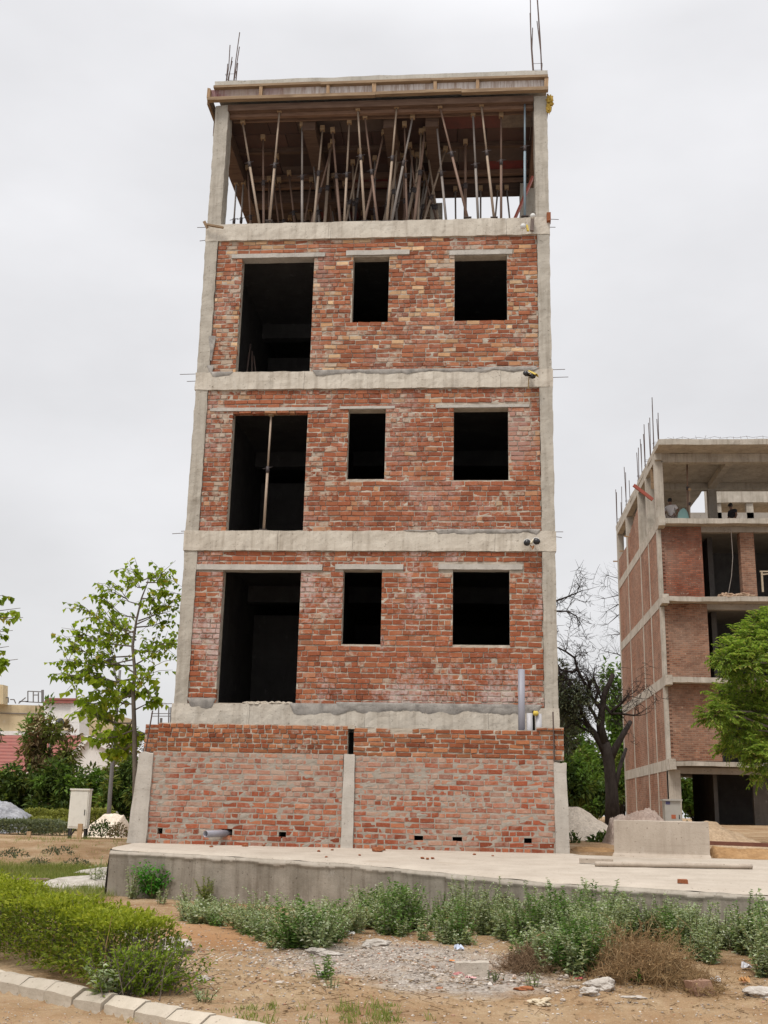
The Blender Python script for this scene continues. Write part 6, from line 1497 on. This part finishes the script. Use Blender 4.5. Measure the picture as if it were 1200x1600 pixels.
m = MB(); prism(m, 80.85, 80.98, [(86, 1141), (106, 1141), (106, 1123), (86, 1123)]); m.build('cream_panel', CRW, t); m = MB(); m.tube([at(119.5, 1096, 81), at(119.5, 1078, 81), at(117, 1075.5, 81)], .06, 5); m.build('antenna', LPM, t)
m = MB(); prism(m, 80.9, 83, [(110, 1270), (124, 1270), (124, 1105), (117.5, 1096), (110, 1096)]); m.build('wall', WHW, t)
q = at(60, 1255, 72); t = thing('red_roofed_house', 'low white house with a red tiled roof behind the dark bushes', 'house', (q.x, 72, .2))
m = MB(); a = [at(-110, 1207, 70), at(112, 1207, 70), at(131, 1149, 75), at(-110, 1148, 75)]; m.add(a+[p+Vector((0, .1, -.18)) for p in a], [(0, 1, 2, 3), (7, 6, 5, 4), (0, 4, 5, 1), (1, 5, 6, 2)]); m.build('roof', TIL, t)
m = MB(); prism(m, 70.6, 79, [(-110, 1275), (108, 1275), (108, 1209), (-110, 1209)]); m.build('wall', WHW, t); m = MB(); prism(m, 69.0, 69.9, [(-110, 1210.5), (113, 1210.5), (113, 1206.5), (-110, 1206.5)]); m.build('eave', WHW, t)
m = MB(); prism(m, 69.5, 76, [(104, 1275), (204, 1275), (204, 1196), (176, 1166), (138, 1152), (104, 1192)]); m.build('gable_wall', WHW, t); m = MB(); m.bar(at(104, 1193, 69.35), at(138, 1152, 69.35), .3, .22, 0, (0, 1, 0)); m.bar(at(138, 1152, 69.35), at(206, 1186, 69.35), .3, .22, 0, (0, 1, 0)); m.build('verge', WHW, t)
q = at(86, 1132, 68); t = thing('loudspeaker', 'pale horn with a round black mouth above the rusty bush', 'loudspeaker', (q.x, 68, q.z)); m = MB(); m.tube([at(76, 1133, 68), at(82, 1132.5, 68), at(92, 1131, 68)], [.12, .16, .24], 12); m.build('horn', WHT, t, True); m = MB(); m.tube([at(91.5, 1131, 67.95), at(96, 1130.5, 67.9)], [.34, .34], 14); m.build('mouth', BLK, t, True); m = MB(); m.tube([at(78, 1134, 68), at(78, 1200, 68), Vector((at(78, 1200, 68).x, 68, .1))], .06, 5); m.build('pole', LPM, t)
# palm frond at the left edge
g = random.Random(71); q = at(-14, 1290, 40); q.z = gz(q.x, 40); t = thing('palm', 'dark palm fronds at the left edge in front of the cream building', 'palm', q); top = at(-14, 1140, 40); m = MB(); m.tube([q, q.lerp(top, .5), top], [.16, .14, .12], 8); m.build('trunk', BK, t, True); m = MB()
for i in range(16):
    a_ = i*2*math.pi/16+.2; d = Vector((math.cos(a_), math.sin(a_)*.9, .3)); pts = [top+d*(.45*k/5)+Vector((0, 0, .14*math.sin(k*.6)-.022*k*k)) for k in range(6)]; m.tube(pts, .012, 4, 0, False)
    for p in pts[1:]:
        for s_ in (-1, 1): m.leaf(p, (Vector((-d.y, d.x, 0))*s_+d*.8+Vector((0, 0, -.4))).normalized(), Z, .26, .045, 0)
m.build('fronds', LD, t)
# low fence bars between the tree and the building
m = MB()
for x in (248, 264, 267): m.bar(at(x, 1105, 32), at(x-1, 1150, 32), .03, .03)
for y in (1115, 1119): m.bar(at(236, y, 32), at(268, y, 32), .02, .02)
m.bar(at(252, 1122, 32), Vector((at(252, 1122, 32).x, 32, -.3)), .06, .06); tag(m.build('rail_fence', LPM), 'thin metal rails showing between the left column of the brick building and the tree', 'fence')
